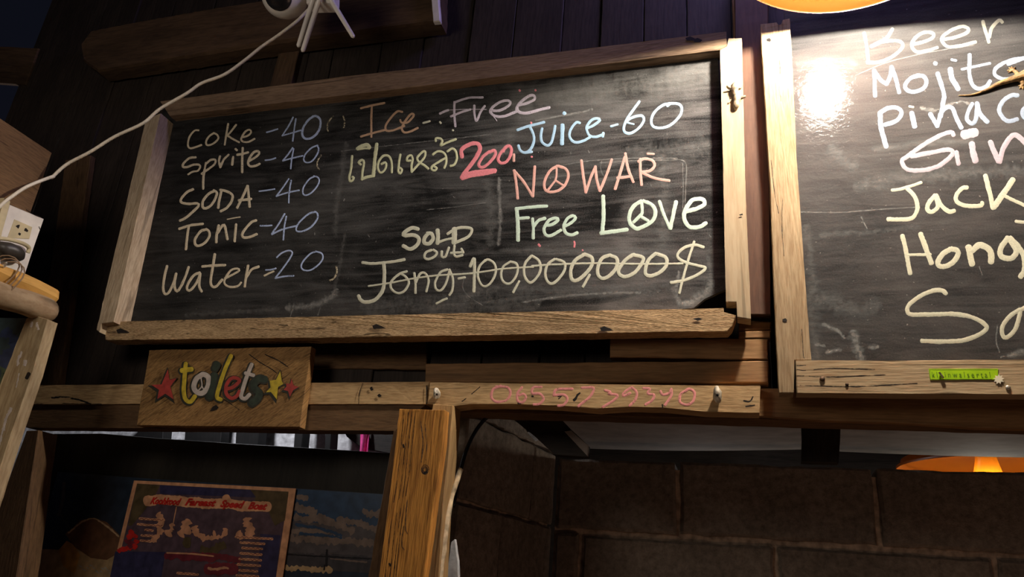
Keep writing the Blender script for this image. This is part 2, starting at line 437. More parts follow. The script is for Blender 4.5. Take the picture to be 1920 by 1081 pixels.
        s.lift += 0.000012
        k = random.random() * 90; vs = []; fs = []; n = len(full)
        for i, (p, sc) in enumerate(full):
            a = full[max(i - 1, 0)][0]; b = full[min(i + 1, n - 1)][0]; t = (b - a)
            t = t.normalized() if t.length > 1e-6 else Vector((1, 0)); nn = Vector((-t.y, t.x))
            ja = 1 + rough * noise.noise(V((i * .55, k, 0))) * 1.7 + rough * noise.noise(V((i * .13, k, 5))) * 1.6
            jb = 1 + rough * noise.noise(V((i * .55, k, 9))) * 1.7 + rough * noise.noise(V((i * .13, k, 15))) * 1.6
            L_ = p + nn * r * sc * ja; R_ = p - nn * r * sc * jb
            vs += [P(L_.x, L_.y, y - .0001 - s.lift), P(p.x, p.y, y - .0001 - thick * sc - s.lift), P(R_.x, R_.y, y - .0001 - s.lift)]
        for i in range(n - 1):
            for j in (0, 1): fs.append((i * 3 + j, i * 3 + j + 1, (i + 1) * 3 + j + 1, (i + 1) * 3 + j))
        s.add(vs, fs, m, [(j * .5, i * .01) for i in range(n) for j in range(3)]); return s
    def fill(s, pts, y, m, lift=None):
        s.lift += 0.00002
        w_ = [P(a, b, y - .0002 - s.lift) for a, b in pts]
        s.add(w_, [tuple(range(len(w_)))], m); return s
    def build(s, name, parent=None, smooth=False, label=None, origin=None):
        return build(name, s.v, s.f, s.mats, parent, s.m, s.uv, smooth, origin, label)

def crop(ox, oy, sc):
    return lambda *pts: [(ox + x / sc, oy + y / sc) for x, y in pts]
def catmull(pts, n=8):
    pts = [Vector(p) for p in pts]; c = [pts[0] * 2 - pts[1]] + pts + [pts[-1] * 2 - pts[-2]]; out = []
    for i in range(1, len(c) - 2):
        p0, p1, p2, p3 = c[i - 1:i + 3]
        for j in range(n):
            t = j / n
            out.append(.5 * ((2 * p1) + (p2 - p0) * t + (2 * p0 - 5 * p1 + 4 * p2 - p3) * t * t + (3 * p1 - p0 - 3 * p2 + p3) * t ** 3))
    return out + [pts[-1]]
def structure(o): o['kind'] = 'structure'; return o
# ------------------------------------------------------------------ planes (distance into the scene from the camera)
YB = 1.300          # face of both blackboards
YF = 1.276          # front of their frames
YW = 1.372          # wall boards behind
YH = 1.302          # front of the door header

# ------------------------------------------------------------------ structure
g = Geo(); g.box((-4, -3.2, -0.05), (3.5, 4.2, 0.0), M['floor']); structure(g.build('floor', origin=V((0, 0, 0))))

# wall of boards behind the blackboards: upright boards above, lying boards below
g = Geo()
xs = [-60, 60, 130, 205, 290, 380, 455, 512, 562, 660, 745, 840, 930, 1030, 1110, 1200, 1290, 1385, 1432, 1530, 1640, 1760, 1880, 2000, 2120, 2250, 2400, 2560, 2740]
for a, b in zip(xs[:-1], xs[1:]):
    ya = YW - (0.006 if (a * 7) % 3 < 1 else 0.0)
    pa, pb = P(a, 400, ya), P(b, 400, ya)
    zt, zb = 3.9, P((a + b) / 2, 730, YW).z
    mt = M['siding'] if a in (1385,) else M['siding_dark']
    g.plank([(pa.x + .001, ya, zt), (pb.x - .001, ya, zt), (pb.x - .001, ya, zb), (pa.x + .001, ya, zb)], .018, mt)
structure(g.build('wall_back'))
# lighter upright strip above the blackboard, and the boards by the left post
g = Geo(); g.plank([P(524, 92, 1.352), P(562, 88, 1.352), P(540, 180, 1.352), P(500, 182, 1.352)], .02, M['beam'])
structure(g.build('trim_1'))
def board(name, corners, y, depth, m, **k):
    g = Geo(); g.plank([P(x, yy, y) for x, yy in corners], depth, m, **k); return structure(g.build(name))
board('trim_2', [(122, 300), (170, 290), (110, 730), (62, 730)], 1.352, .015, M['header_dark'])
# lying boards between blackboard and header
board('trim_3', [(560, 640), (800, 636), (800, 692), (560, 690)], 1.362, .012, M['header_dark'])
board('trim_4', [(797, 681), (1440, 676), (1442, 717), (797, 717)], 1.317, .022, M['siding'])
board('trim_5', [(1143, 634), (1440, 634), (1440, 674), (1143, 669)], 1.319, .022, M['siding'])
board('trim_6', [(1385, 620), (1445, 619), (1445, 633), (1385, 634)], 1.318, .02, M['siding'])
board('trim_7', [(1385, 604), (1445, 602), (1445, 618), (1385, 619)], 1.320, .02, M['siding'])
board('trim_33', [(1376, -80), (1440, -90), (1446, 590), (1384, 590)], 1.309, .03, M['red_brown'])
# header: two boards in line, the lower board, the dark beam behind them
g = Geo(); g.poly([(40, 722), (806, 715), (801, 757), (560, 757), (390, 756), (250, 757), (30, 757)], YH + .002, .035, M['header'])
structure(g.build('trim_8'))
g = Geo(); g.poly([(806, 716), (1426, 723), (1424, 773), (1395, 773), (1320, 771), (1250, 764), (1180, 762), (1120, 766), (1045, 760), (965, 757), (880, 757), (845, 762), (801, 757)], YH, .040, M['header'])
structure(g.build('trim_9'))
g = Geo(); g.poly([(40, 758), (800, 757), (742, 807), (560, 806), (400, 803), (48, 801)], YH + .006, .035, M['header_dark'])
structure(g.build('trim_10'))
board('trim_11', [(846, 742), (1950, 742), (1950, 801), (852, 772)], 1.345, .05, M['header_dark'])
g = Geo(); g.poly([(1420, 728), (1990, 726), (1990, 806), (1830, 802), (1690, 793), (1560, 789), (1420, 779)], 1.328, .012, M['siding'])
structure(g.build('trim_12'))
# door post: front board, board behind, dark inner edge
g = Geo(); g.poly([(749, 766), (834, 768), (830, 830), (792, 1100), (788, 1160), (700, 1160), (708, 1100), (735, 890)], 1.262, .022, M['post'], horiz=False)
post = structure(g.build('trim_14'))
g = Geo()
for k in range(3):
    g.stroke([(797 + 7 * math.cos(t) * (1 - k * .28), 880 + 9 * math.sin(t) * (1 - k * .28)) for t in [i * math.pi / 5 for i in range(11)]], 1.3, 1.262, M['hole'], thick=0, rough=.6)
g.stroke([(795, 886), (800, 884)], 4, 1.262, M['hole'], thick=0, rough=.5)
for x0, x1 in ((758, 722), (766, 731), (772, 738), (779, 742)): g.stroke([(x0, 772), ((x0 * 2 + x1) / 3 + 1, 880), ((x0 + x1 * 2) / 3 - 1, 980), (x1, 1081)], .9, 1.262, M['hole'], thick=0, rough=.7)
for pts in ([(789, 790), (793, 830), (790, 866)], [(797, 795), (800, 840), (798, 862)], [(764, 935), (760, 985), (764, 1000)], [(757, 985), (753, 1020), (758, 1030)]): g.stroke(pts, 1.4, 1.262, M['nail'], thick=0, rough=.8)
g.stroke([(756, 833), (757, 838)], 3, 1.262, M['hole'], thick=0); g.stroke([(730, 1056), (732, 1060)], 3.4, 1.262, M['hole'], thick=0)
g.build('knot', post)
g = Geo(); g.poly([(812, 757), (848, 759), (846, 800), (829, 960), (818, 1160), (760, 1160)], 1.290, .045, M['post_pale'], horiz=False)
structure(g.build('trim_15'))
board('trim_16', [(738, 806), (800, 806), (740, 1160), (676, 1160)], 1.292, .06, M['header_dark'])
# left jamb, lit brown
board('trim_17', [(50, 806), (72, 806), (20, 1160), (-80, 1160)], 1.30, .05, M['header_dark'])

# ceiling beam along the wall
g = Geo()
def bm(x, y): return P(x, y, 1.31)
g.poly([(168, 58), (500, -4), (828, -62), (824, 38), (560, 72), (180, 132), (154, 112), (148, 84)], 1.31, .05, M['beam'], amp=.002, bev=.008)
structure(g.build('trim_18'))
g = Geo(); g.plank([P(806, -30, 1.296), P(820, -30, 1.296), P(825, 39, 1.296), P(812, 40, 1.296)], .01, M['white_plastic']); 
structure(g.build('trim_19'))

# concrete block wall behind the header
def block_wall(name, x0, x1, z1, y, axis, zs, xs_of_row, depth=.09, gap=.006):
    g = Geo(); r = random.Random(3)
    def pt(u, d, z): return V((u, y + d, z)) if axis == 'x' else V((y + d, u, z))
    bk = (0, 1, 0) if axis == 'x' else (-1, 0, 0)
    rows = list(zip(zs[:-1], zs[1:]))
    for i, (zb, zt) in enumerate(rows):
        cuts = [x0] + [c for c in xs_of_row[i % len(xs_of_row)] if x0 < c < x1] + [x1]
        for a, b in zip(cuts[:-1], cuts[1:]):
            dz = r.uniform(-.004, .004); dy = r.uniform(-.003, .003)
            q = [pt(a + gap, dy, zt - gap + dz), pt(b - gap, dy, zt - gap + dz), pt(b - gap, dy, zb + gap + dz), pt(a + gap, dy, zb + gap + dz)]
            g.plank(q, depth, M['block'], amp=.0025, bev=.006, ndepth=bk)
    # mortar bed, a little behind the block faces
    lo = pt(x0, .012, zs[0]); hi = pt(x1, depth - .01, z1 - .02)
    if axis == 'x': g.box(tuple(lo), tuple(hi), M['mortar'])
    else:
        lo = V((y - depth + .01, x0, zs[0])); hi = V((y - .010, x1, z1 - .02)); g.box(tuple(lo), tuple(hi), M['mortar'])
    return structure(g.build(name))
YBL = 1.80
xc = P(1040, 950, YBL).x
ztop = P(1250, 862, YBL).z
zj = P(1250, 1006, YBL).z
hh = ztop - zj
zs = [zj - 6 * hh, zj - 5 * hh, zj - 4 * hh, zj - 3 * hh, zj - 2 * hh, zj - hh, zj, ztop]
xj = P(1450, 930, YBL).x; xj0 = P(1092, 930, YBL).x; xj2 = P(1848, 930, YBL).x; mid = P(1272, 1050, YBL).x
stepx = xj2 - xj
rowA = [xj0, xj, xj2, xj2 + stepx]; rowB = [mid, mid + stepx, mid + 2 * stepx]
block_wall('wall_rear', xc, 1.6, ztop, YBL, 'x', zs, [rowB, rowA])
XS = xc
zt2 = P(900, 772, 1.36).z + .12
def side_wall():
    g = Geo(); A = P(866, 900, 1.40); B = P(1041, 900, YBL + .02); dv = V((B.x - A.x, B.y - A.y, 0)); nb = V((-dv.y, dv.x, 0)).normalized()
    def q(t, z): return V((A.x + dv.x * t, A.y + dv.y * t, z))
    zz = [zs[0], zs[1], zs[2], zs[3], zs[4], zs[5], zj + .01, ztop + .01]
    for i, (zb, zt) in enumerate(zip(zz[:-1], zz[1:])):
        cuts = [0, .42, 1] if i % 2 else [0, .72, 1]
        for a, b in zip(cuts[:-1], cuts[1:]):
            g.plank([q(a + .006, zt - .004), q(b - .006, zt - .004), q(b - .006, zb + .004), q(a + .006, zb + .004)], .08, M['block'], amp=.0025, bev=.004, ndepth=nb)
    # broken top course, sloping down towards the corner
    zt2 = P(930, 772, 1.5).z + .03
    top = [q(.0, zt2), q(.45, zt2), q(.60, zt2 - .035), q(.72, zt2 - .05), q(.85, ztop + .05), q(1.0, ztop + .014), q(1, ztop + .01), q(0, ztop + .01)]
    g.polyw(top, .08, M['block'], amp=.004, back=nb)
    c = [q(.01, 0) + nb * .012, q(.99, 0) + nb * .012, q(.99, 0) + nb * .07, q(.01, 0) + nb * .07]
    g.add([V((p.x, p.y, zs[0])) for p in c] + [V((p.x, p.y, ztop)) for p in c], [(0, 1, 2, 3), (4, 5, 6, 7), (0, 1, 5, 4), (1, 2, 6, 5), (2, 3, 7, 6), (3, 0, 4, 7)], M['mortar'])
    return structure(g.build('wall_side'))
side_wall()

# roof sheets behind the header, the rafter end and a hanging board
def sheet(name, near, far, bow):
    g = Geo(); n = 16; mrows = 8; vs = []; fs = []
    A, B_ = near; D, C = far
    for i in range(n + 1):
        for j in range(mrows + 1):
            p = A.lerp(B_, i / n).lerp(D.lerp(C, i / n), j / mrows)
            p = p + V((0, 0, bow * math.sin(math.pi * i / n) * (j / mrows)))
            vs.append(p)
    k = mrows + 1
    for i in range(n):
        for j in range(mrows): fs.append((i * k + j, (i + 1) * k + j, (i + 1) * k + j + 1, i * k + j + 1))
    nv = len(vs); vs2 = [p + V((0, 0, .006)) for p in vs]
    ring = [i * k for i in range(n + 1)] + [n * k + j for j in range(1, k)] + [i * k + k - 1 for i in range(n - 1, -1, -1)] + [j for j in range(k - 2, 0, -1)]
    allf = fs + [tuple(nv + q for q in reversed(f)) for f in fs] + [(ring[i], ring[(i + 1) % len(ring)], nv + ring[(i + 1) % len(ring)], nv + ring[i]) for i in range(len(ring))]
    g.add(vs + vs2, allf, M['sheet']); return structure(g.build(name, smooth=False))
YS = 1.98
sheet('ceiling', (P(1030, 760, 1.40), P(1560, 772, 1.40)), (P(1040, 838, YS), P(1506, 842, YS)), -.006)
sheet('ceiling_sheet', (P(1520, 772, 1.39), P(2080, 782, 1.39)), (P(1574, 846, YS), P(2080, 858, YS)), -.004)
g = Geo(); g.plank([P(1504, 779, 1.47), P(1577, 781, 1.47), P(1573, 868, 1.47), P(1503, 866, 1.47)], .02, M['dark_frame'])
structure(g.build('trim_20'))
# dark brace board under the sheet, its lit end put in as a separate pale strip
g = Geo(); g.poly([(930, 762), (1036, 768), (1070, 804), (1103, 834), (1102, 856), (1090, 856), (1040, 852), (1000, 815), (968, 790)], 1.445, .02, M['dark_frame'])
structure(g.build('trim_21'))
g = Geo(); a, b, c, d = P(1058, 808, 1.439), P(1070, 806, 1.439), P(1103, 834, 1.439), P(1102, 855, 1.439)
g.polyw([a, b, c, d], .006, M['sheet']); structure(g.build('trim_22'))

# room behind the door: plastered wall, dark posts, hanging things
YR = 2.60
g = Geo(); a = P(40, 700, YR); b = P(830, 1000, YR)
g.box((a.x, YR, 1.2), (b.x, YR + .06, 3.0), M['plaster']); structure(g.build('wall_rear_plaster'))
g = Geo(); a = P(820, 700, 3.3); g.box((a.x - .4, 3.3, 0), (4.2, 3.36, 3.4), M['siding_dark']); structure(g.build('wall_far'))
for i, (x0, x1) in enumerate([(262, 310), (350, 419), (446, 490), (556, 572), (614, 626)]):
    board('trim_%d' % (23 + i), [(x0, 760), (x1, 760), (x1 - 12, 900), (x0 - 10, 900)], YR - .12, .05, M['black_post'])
g = Geo(); g.poly([(640, 800), (740, 800), (740, 850), (690, 842), (668, 832), (650, 818)], YR - .026, .02, M['dark_frame']); structure(g.build('trim_28'))
# ------------------------------------------------------------------ chalk colours
cW = chalk('cream_chalk', (0.80, 0.69, 0.50), .66)
cB = chalk('pale_blue_chalk', (0.50, 0.60, 0.86), .60)
cO = chalk('tan_chalk', (0.62, 0.40, 0.26), .72)
cL = chalk('lavender_white_chalk', (0.66, 0.58, 0.66), .66)
cY = chalk('pale_yellow_green_chalk', (0.66, 0.66, 0.42), .85)
cP = chalk('pink_chalk', (0.85, 0.28, 0.31), .88)
cJ = chalk('sky_blue_chalk', (0.45, 0.66, 0.85), .88)
cN = chalk('salmon_chalk', (0.80, 0.45, 0.38), .78)
cM = chalk('mint_chalk', (0.66, 0.80, 0.66), .82)
cS = chalk('off_white_chalk', (0.68, 0.67, 0.52), .78)
cG = chalk('ghost_chalk', (0.60, 0.52, 0.36), .42, 300)
cD = haze('wiped_chalk_dust', (0.46, 0.44, 0.41), .20)
cD2 = haze('wiped_chalk_smear', (0.56, 0.54, 0.50), .48)
cBr = chalk('cream_dust_chalk', (0.32, 0.31, 0.25), .92)
cBe = chalk('cream_white_chalk', (0.58, 0.56, 0.42), .92)
cMo = chalk('ice_blue_chalk', (0.26, 0.31, 0.38), .95)
cGi = chalk('pale_pink_chalk', (0.40, 0.34, 0.37), .90)
cPh = chalk('faded_pink_chalk', (0.90, 0.36, 0.34), .66, 300)

def split_letters(name, strokes, y, parent, label, groups):
    for idx in groups: letters(name, [strokes[i] for i in idx], y, parent, label)
def letters(name, strokes, y, parent, label=None):
    g = Geo()
    for m, w_, tf, *lines in strokes:
        for ln in lines: g.stroke(tf(*ln), w_, y, m)
    return g.build(name, parent, smooth=True, label=label)

# ------------------------------------------------------------------ left menu board
menu = empty('menu_board', P(800, 600, YB))
tag(menu, 'long wooden framed blackboard listing soft drink prices, NO WAR and Free Love', 'blackboard')
g = Geo(); g.poly([(306, 205), (1346, 84), (1368, 540), (1348, 548), (1322, 560), (1300, 578), (1300, 590), (220, 615)], YB, .008, M['board_a'], bev=.0005)
g.build('panel', menu)
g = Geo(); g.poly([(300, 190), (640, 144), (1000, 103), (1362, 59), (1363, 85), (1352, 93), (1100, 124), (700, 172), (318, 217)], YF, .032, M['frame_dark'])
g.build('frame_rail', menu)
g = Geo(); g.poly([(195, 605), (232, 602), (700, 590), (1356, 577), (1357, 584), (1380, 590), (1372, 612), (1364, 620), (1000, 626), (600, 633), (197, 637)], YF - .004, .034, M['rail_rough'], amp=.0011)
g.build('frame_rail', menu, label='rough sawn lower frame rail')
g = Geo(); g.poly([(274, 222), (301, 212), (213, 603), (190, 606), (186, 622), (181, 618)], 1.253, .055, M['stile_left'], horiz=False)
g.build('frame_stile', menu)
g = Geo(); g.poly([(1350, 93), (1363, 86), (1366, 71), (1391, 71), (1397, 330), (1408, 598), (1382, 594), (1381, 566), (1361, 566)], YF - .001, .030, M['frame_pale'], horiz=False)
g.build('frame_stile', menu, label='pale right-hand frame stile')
# nails and nail holes
g = Geo()
for x, y in ((710, 612), (1137, 616), (230, 620)):
    g = Geo(); g.fill([(x - 12, y - 2), (x - 4, y - 5), (x + 6, y - 1), (x + 13, y + 3), (x + 2, y + 4), (x - 10, y + 4)], YF - .006, M['hole']); g.build('nail_hole', menu)
for x, y in ((1294, 73), (1308, 76)): g = Geo(); g.fill([(x - 9, y - 2), (x, y - 5), (x + 9, y - 1), (x + 5, y + 3), (x - 6, y + 3)], YF - .001, M['hole']); g.build('nail_hole', menu)
g = Geo(); g.fill([(1386, 402), (1392, 400), (1393, 403), (1387, 404)], YF - .003, M['hole']); g.build('nail_hole', menu)
g = Geo(); g.fill([(1298, 597), (1310, 595), (1318, 598), (1308, 601)], YF - .006, M['hole']); g.build('nail_hole', menu)

# wiped-out chalk: dusty bands and old lines
g = Geo(); I = lambda *p: list(p)
def dust(m, w_, *pts): g.stroke(list(pts), w_, YB, m, thick=.00005, rough=.5)
dust(cD, 14, (648, 270), (640, 330), (632, 380), (628, 440))
dust(cD, 9, (646, 440), (640, 480), (632, 520), (626, 556))
dust(cD2, 9, (935, 335), (937, 380), (938, 420), (934, 457))
dust(cD, 30, (915, 345), (920, 380), (922, 420), (920, 450))
dust(cD2, 16, (540, 577), (570, 574), (600, 568), (622, 556), (630, 546))
dust(cD, 12, (350, 590), (430, 585), (520, 580))
dust(cD2, 3, (600, 578), (596, 590)); dust(cD2, 3, (548, 580), (544, 594))
dust(cD2, 3, (1054, 310), (1100, 302), (1150, 298), (1210, 296), (1270, 297))
dust(cD2, 3, (1125, 305), (1190, 301), (1250, 300), (1284, 303), (1286, 340), (1284, 390))
dust(cD2, 2.5, (1128, 302), (1126, 315), (1132, 330)); dust(cD2, 2.5, (1280, 305), (1281, 350), (1280, 400))
dust(cD, 44, (1190, 280), (1230, 284), (1290, 282), (1330, 270))
dust(cD, 30, (1240, 300), (1245, 360), (1242, 440), (1238, 500))
dust(cD, 60, (980, 190), (1100, 168), (1200, 150), (1320, 135))
dust(cD2, 5, (1005, 226), (1040, 219), (1090, 210), (1110, 205))
dust(cD, 22, (970, 540), (1060, 545), (1150, 548), (1230, 545))
dust(cD2, 6, (980, 566), (1050, 556), (1130, 549), (1200, 548))
dust(cD2, 14, (1266, 540), (1270, 560), (1285, 572), (1300, 566))
dust(cD2, 18, (1285, 566), (1305, 560), (1322, 548), (1336, 530))
dust(cD2, 8, (1272, 510), (1270, 535)); dust(cD, 10, (1328, 480), (1332, 510), (1334, 530))
dust(cD, 40, (690, 575), (800, 572), (900, 570), (1000, 566))
dust(cD2, 2, (870, 520), (868, 540), (880, 556), (905, 572)); dust(cD2, 2, (640, 283), (700, 276), (790, 266), (920, 252))
dust(cD2, 2, (800, 393), (850, 388), (910, 380)); dust(cD, 14, (940, 470), (1020, 470), (1120, 472), (1230, 470))
dust(cD, 18, (870, 560), (900, 545), (930, 540))
dust(cD, 26, (900, 300), (925, 290), (950, 275), (960, 250))
for (x, y) in [(506, 371), (622, 361), (590, 436), (1050, 280), (1070, 285), (1103, 282), (735, 470), (802, 460), (646, 373), (690, 440), (780, 385), (1220, 345), (1250, 250), (1330, 440), (1290, 180), (1240, 150), (1298, 137), (563, 533), (850, 368), (1360, 190)]:
    g.stroke([(x, y), (x + random.uniform(-3, 3), y + random.uniform(1, 4))], random.uniform(1.5, 3.2), YB, cD2, thick=.00005)
g.build('chalk_smudge', menu, smooth=True)

C1, C2, C3 = crop(290, 200, 5.3333), crop(290, 320, 5.3333), crop(290, 400, 5.3333)
split_letters('chalk_writing', [
 (cW, 3.6, C1, [(440, 235), (400, 238), (355, 290), (335, 350), (335, 395), (360, 415), (420, 400), (468, 382)],
  [(595, 262), (550, 290), (515, 340), (520, 380), (560, 380), (610, 350), (638, 310), (618, 275), (590, 262)],
  [(735, 170), (718, 270), (700, 380)], [(815, 180), (770, 240), (725, 285)], [(725, 285), (780, 320), (845, 355)],
  [(870, 305), (930, 290), (965, 255), (950, 230), (910, 245), (875, 295), (865, 330), (890, 350), (940, 350), (1000, 320)]),
 (cW, 4.4, C1, [(410, 505), (345, 515), (290, 565), (283, 598), (320, 603), (390, 580), (445, 580), (455, 605), (430, 640), (380, 650), (335, 675)],
  [(512, 560), (490, 680), (485, 820)], [(515, 568), (560, 532), (605, 530), (600, 570), (540, 620), (470, 670)],
  [(655, 495), (643, 540), (655, 605)], [(657, 600), (690, 530), (740, 480)], [(785, 500), (775, 580)], [(808, 422), (822, 435)],
  [(880, 410), (875, 540), (875, 655)], [(825, 480), (880, 470), (935, 455)],
  [(940, 545), (1000, 510), (1045, 470), (1035, 445), (990, 455), (945, 520), (935, 570), (960, 595), (1010, 590), (1050, 570)]),
 (cW, 4.8, C2, [(385, 185), (320, 215), (265, 280), (270, 315), (340, 330), (425, 325), (437, 352), (370, 420), (300, 475), (252, 497)],
  [(600, 200), (540, 230), (485, 300), (480, 360), (510, 375), (560, 350), (600, 290), (622, 220), (590, 195)],
  [(670, 190), (645, 300), (635, 370)], [(655, 190), (720, 205), (775, 240), (770, 300), (720, 370), (660, 405)],
  [(930, 150), (880, 260), (825, 370)], [(930, 150), (940, 250), (950, 360)], [(840, 295), (900, 290), (965, 280)]),
 (cW, 4.8, C2, [(245, 580), (360, 545), (482, 530)], [(340, 560), (325, 660), (312, 785)],
  [(520, 585), (460, 605), (405, 680), (405, 735), (440, 750), (500, 720), (547, 650), (540, 600), (510, 585)],
  [(640, 545), (620, 640), (615, 715)], [(630, 620), (680, 545), (703, 560), (727, 685)], [(815, 535), (805, 620), (800, 705)],
  [(1015, 495), (960, 520), (880, 620), (885, 665), (940, 665), (1020, 634)]),
 (cW, 2.2, C2, [(725, 485), (790, 472), (855, 462)]),
 (cW, 4.8, C3, [(125, 525), (100, 620), (85, 740), (100, 800), (140, 790), (190, 690), (215, 600)], [(215, 600), (197, 700), (210, 768), (240, 765), (300, 650), (340, 535)],
  [(450, 590), (390, 620), (330, 710), (325, 760), (360, 765), (420, 690), (455, 600)], [(455, 600), (445, 720), (470, 780)],
  [(600, 405), (580, 540), (560, 680), (580, 730), (620, 725), (675, 660)], [(475, 530), (590, 520), (705, 515)],
  [(935, 520), (915, 620), (900, 730)], [(915, 640), (970, 560), (1040, 530)]),
 (cW, 4.0, C3, [(700, 650), (780, 610), (845, 570), (825, 550), (760, 570), (700, 660), (705, 710), (760, 735), (830, 725), (865, 690)]),
 (cW, 3.6, C3, [(1095, 620), (1140, 600), (1190, 578)]),
], YB, menu, 'cream chalk drink name', [(0,), (1,), (2,), (3, 4), (5, 6, 7)])
split_letters('chalk_writing', [
 (cB, 3.0, C1, [(1120, 255), (1170, 242), (1230, 222)], [(1385, 105), (1340, 190), (1275, 290)], [(1275, 290), (1370, 262), (1460, 235)], [(1412, 120), (1395, 230), (1380, 345)]),
 (cB, 4.2, C1, [(1590, 95), (1540, 130), (1490, 200), (1475, 270), (1500, 315), (1560, 315), (1620, 270), (1655, 200), (1655, 130), (1620, 95), (1580, 95)]),
 (cB, 2.8, C1, [(1105, 535), (1160, 528), (1210, 512)], [(1380, 410), (1330, 480), (1280, 540)], [(1280, 540), (1370, 515), (1480, 490)], [(1390, 420), (1370, 520), (1360, 620)],
  [(1630, 385), (1570, 410), (1510, 470), (1490, 525), (1510, 555), (1560, 550), (1610, 500), (1640, 430), (1625, 390)]),
 (cB, 2.8, C2, [(1045, 205), (1120, 195), (1200, 182)], [(1340, 80), (1280, 170), (1215, 255)], [(1215, 255), (1320, 220), (1445, 195)], [(1365, 95), (1345, 210), (1340, 320)],
  [(1600, 55), (1545, 85), (1490, 160), (1480, 220), (1505, 245), (1560, 225), (1620, 160), (1645, 100), (1630, 65), (1590, 52)]),
 (cB, 3.2, C2, [(1055, 550), (1110, 550), (1170, 545)], [(1300, 430), (1240, 530), (1170, 630)], [(1170, 635), (1280, 585), (1420, 550)], [(1315, 455), (1295, 570), (1285, 690)],
  [(1610, 410), (1540, 430), (1450, 510), (1415, 570), (1425, 605), (1490, 600), (1570, 555), (1625, 480), (1625, 425), (1600, 408)]),
 (cB, 3.0, C3, [(1110, 565), (1160, 562), (1212, 548)], [(1220, 440), (1270, 395), (1340, 370), (1375, 390), (1350, 450), (1280, 550), (1205, 645)], [(1205, 647), (1290, 630), (1390, 622)],
  [(1620, 380), (1560, 400), (1490, 470), (1465, 530), (1490, 565), (1560, 565), (1640, 510), (1680, 450), (1670, 400), (1610, 380)]),
], YB, menu, 'pale blue chalk price', [(0, 1), (2,), (3,), (4,), (5,)])
split_letters('chalk_stroke', [
 (cG, 2.6, C1, [(1785, 90), (1740, 150), (1725, 210), (1735, 245)]), (cG, 2.6, C1, [(1885, 95), (1900, 150), (1890, 215)]), (cG, 2.6, C1, [(1665, 485), (1630, 540), (1625, 600), (1645, 625)]),
 (cG, 3.2, C3, [(1815, 530), (1820, 590), (1790, 650), (1750, 670)]),
], YB, menu, 'half wiped yellowish chalk stroke', [(0,), (1,), (2,), (3,)])
C4, C5, C6 = crop(640, 160, 5.3333), crop(940, 160, 5.3333), crop(940, 280, 5.3333)
letters('chalk_writing', [
 (cO, 4.0, C4, [(195, 228), (310, 200), (432, 175)], [(305, 205), (300, 350), (300, 515)], [(195, 512), (300, 480), (440, 445)],
  [(610, 265), (560, 260), (490, 330), (445, 400), (450, 450), (510, 450), (570, 430), (630, 405)],
  [(590, 345), (600, 370), (660, 370), (720, 310), (720, 285), (690, 290), (630, 370), (605, 430), (630, 470), (690, 460), (765, 425)]),
 (cS, 3.6, C4, [(818, 376), (885, 357)], [(985, 365), (995, 378)], [(1112, 447), (1120, 450)]),
], YB, menu, 'tan chalk word Ice')
letters('chalk_writing', [
 (cL, 4.2, C4, [(1130, 170), (1270, 125), (1415, 120)], [(1130, 165), (1130, 290), (1140, 410)], [(985, 282), (1025, 262), (1070, 247)], [(1095, 310), (1200, 268), (1290, 240)],
  [(1330, 200), (1330, 280), (1350, 355), (1390, 270), (1435, 205)]),
 (cL, 1.2, C4, [(1070, 247), (1250, 238), (1450, 240)]), (cL, 1.6, C4, [(1520, 310), (1555, 355)]),
 (cL, 5.0, C4, [(1490, 250), (1580, 250), (1670, 205), (1690, 165), (1640, 150), (1560, 180), (1495, 240), (1500, 280), (1560, 310), (1640, 305), (1740, 265)]),
 (cL, 5.2, C5, [(150, 265), (165, 205), (250, 180), (330, 140), (325, 102), (280, 105), (200, 160), (160, 215), (180, 265), (260, 275), (380, 245), (480, 220)]),
], YB, menu, 'lavender white chalk word Free after Ice')
letters('chalk_writing', [
 (cY, 4.2, C4, [(108, 705), (98, 830), (80, 915), (85, 955), (110, 950), (125, 920), (108, 915)],
  [(400, 785), (440, 768), (450, 800), (430, 850), (390, 872), (365, 825), (375, 760), (420, 705), (470, 705), (500, 760), (505, 870)],
  [(590, 690), (575, 780), (570, 860), (590, 880), (606, 840), (580, 822)],
  [(690, 750), (655, 752), (665, 712), (700, 700), (712, 740), (702, 800), (702, 865)], [(702, 865), (760, 800), (830, 720), (838, 660), (812, 665), (760, 720), (775, 765), (825, 795), (870, 832)],
  [(915, 690), (960, 660), (1010, 665), (1045, 705), (1047, 780), (1030, 825)], [(1042, 725), (960, 772), (905, 812), (905, 840), (937, 850), (955, 825), (930, 812)],
  [(1060, 660), (1110, 630), (1145, 660), (1155, 730), (1130, 790), (1090, 805)],
  [(945, 558), (945, 530), (990, 530), (1010, 560), (992, 600), (1060, 570), (1145, 537)]),
 (cY, 7.0, C4, [(160, 632), (210, 604), (262, 594), (282, 622)]), (cY, 3.4, C4, [(160, 640), (240, 630), (280, 632)]),
 (cY, 4.4, C4, [(195, 790), (172, 770), (208, 745), (225, 772), (212, 860), (205, 942)]), (cY, 5.4, C4, [(205, 935), (260, 915), (318, 905)]), (cY, 6.6, C4, [(320, 905), (332, 760), (355, 585)]),
], YB, menu, 'pale yellow chalk Thai words')
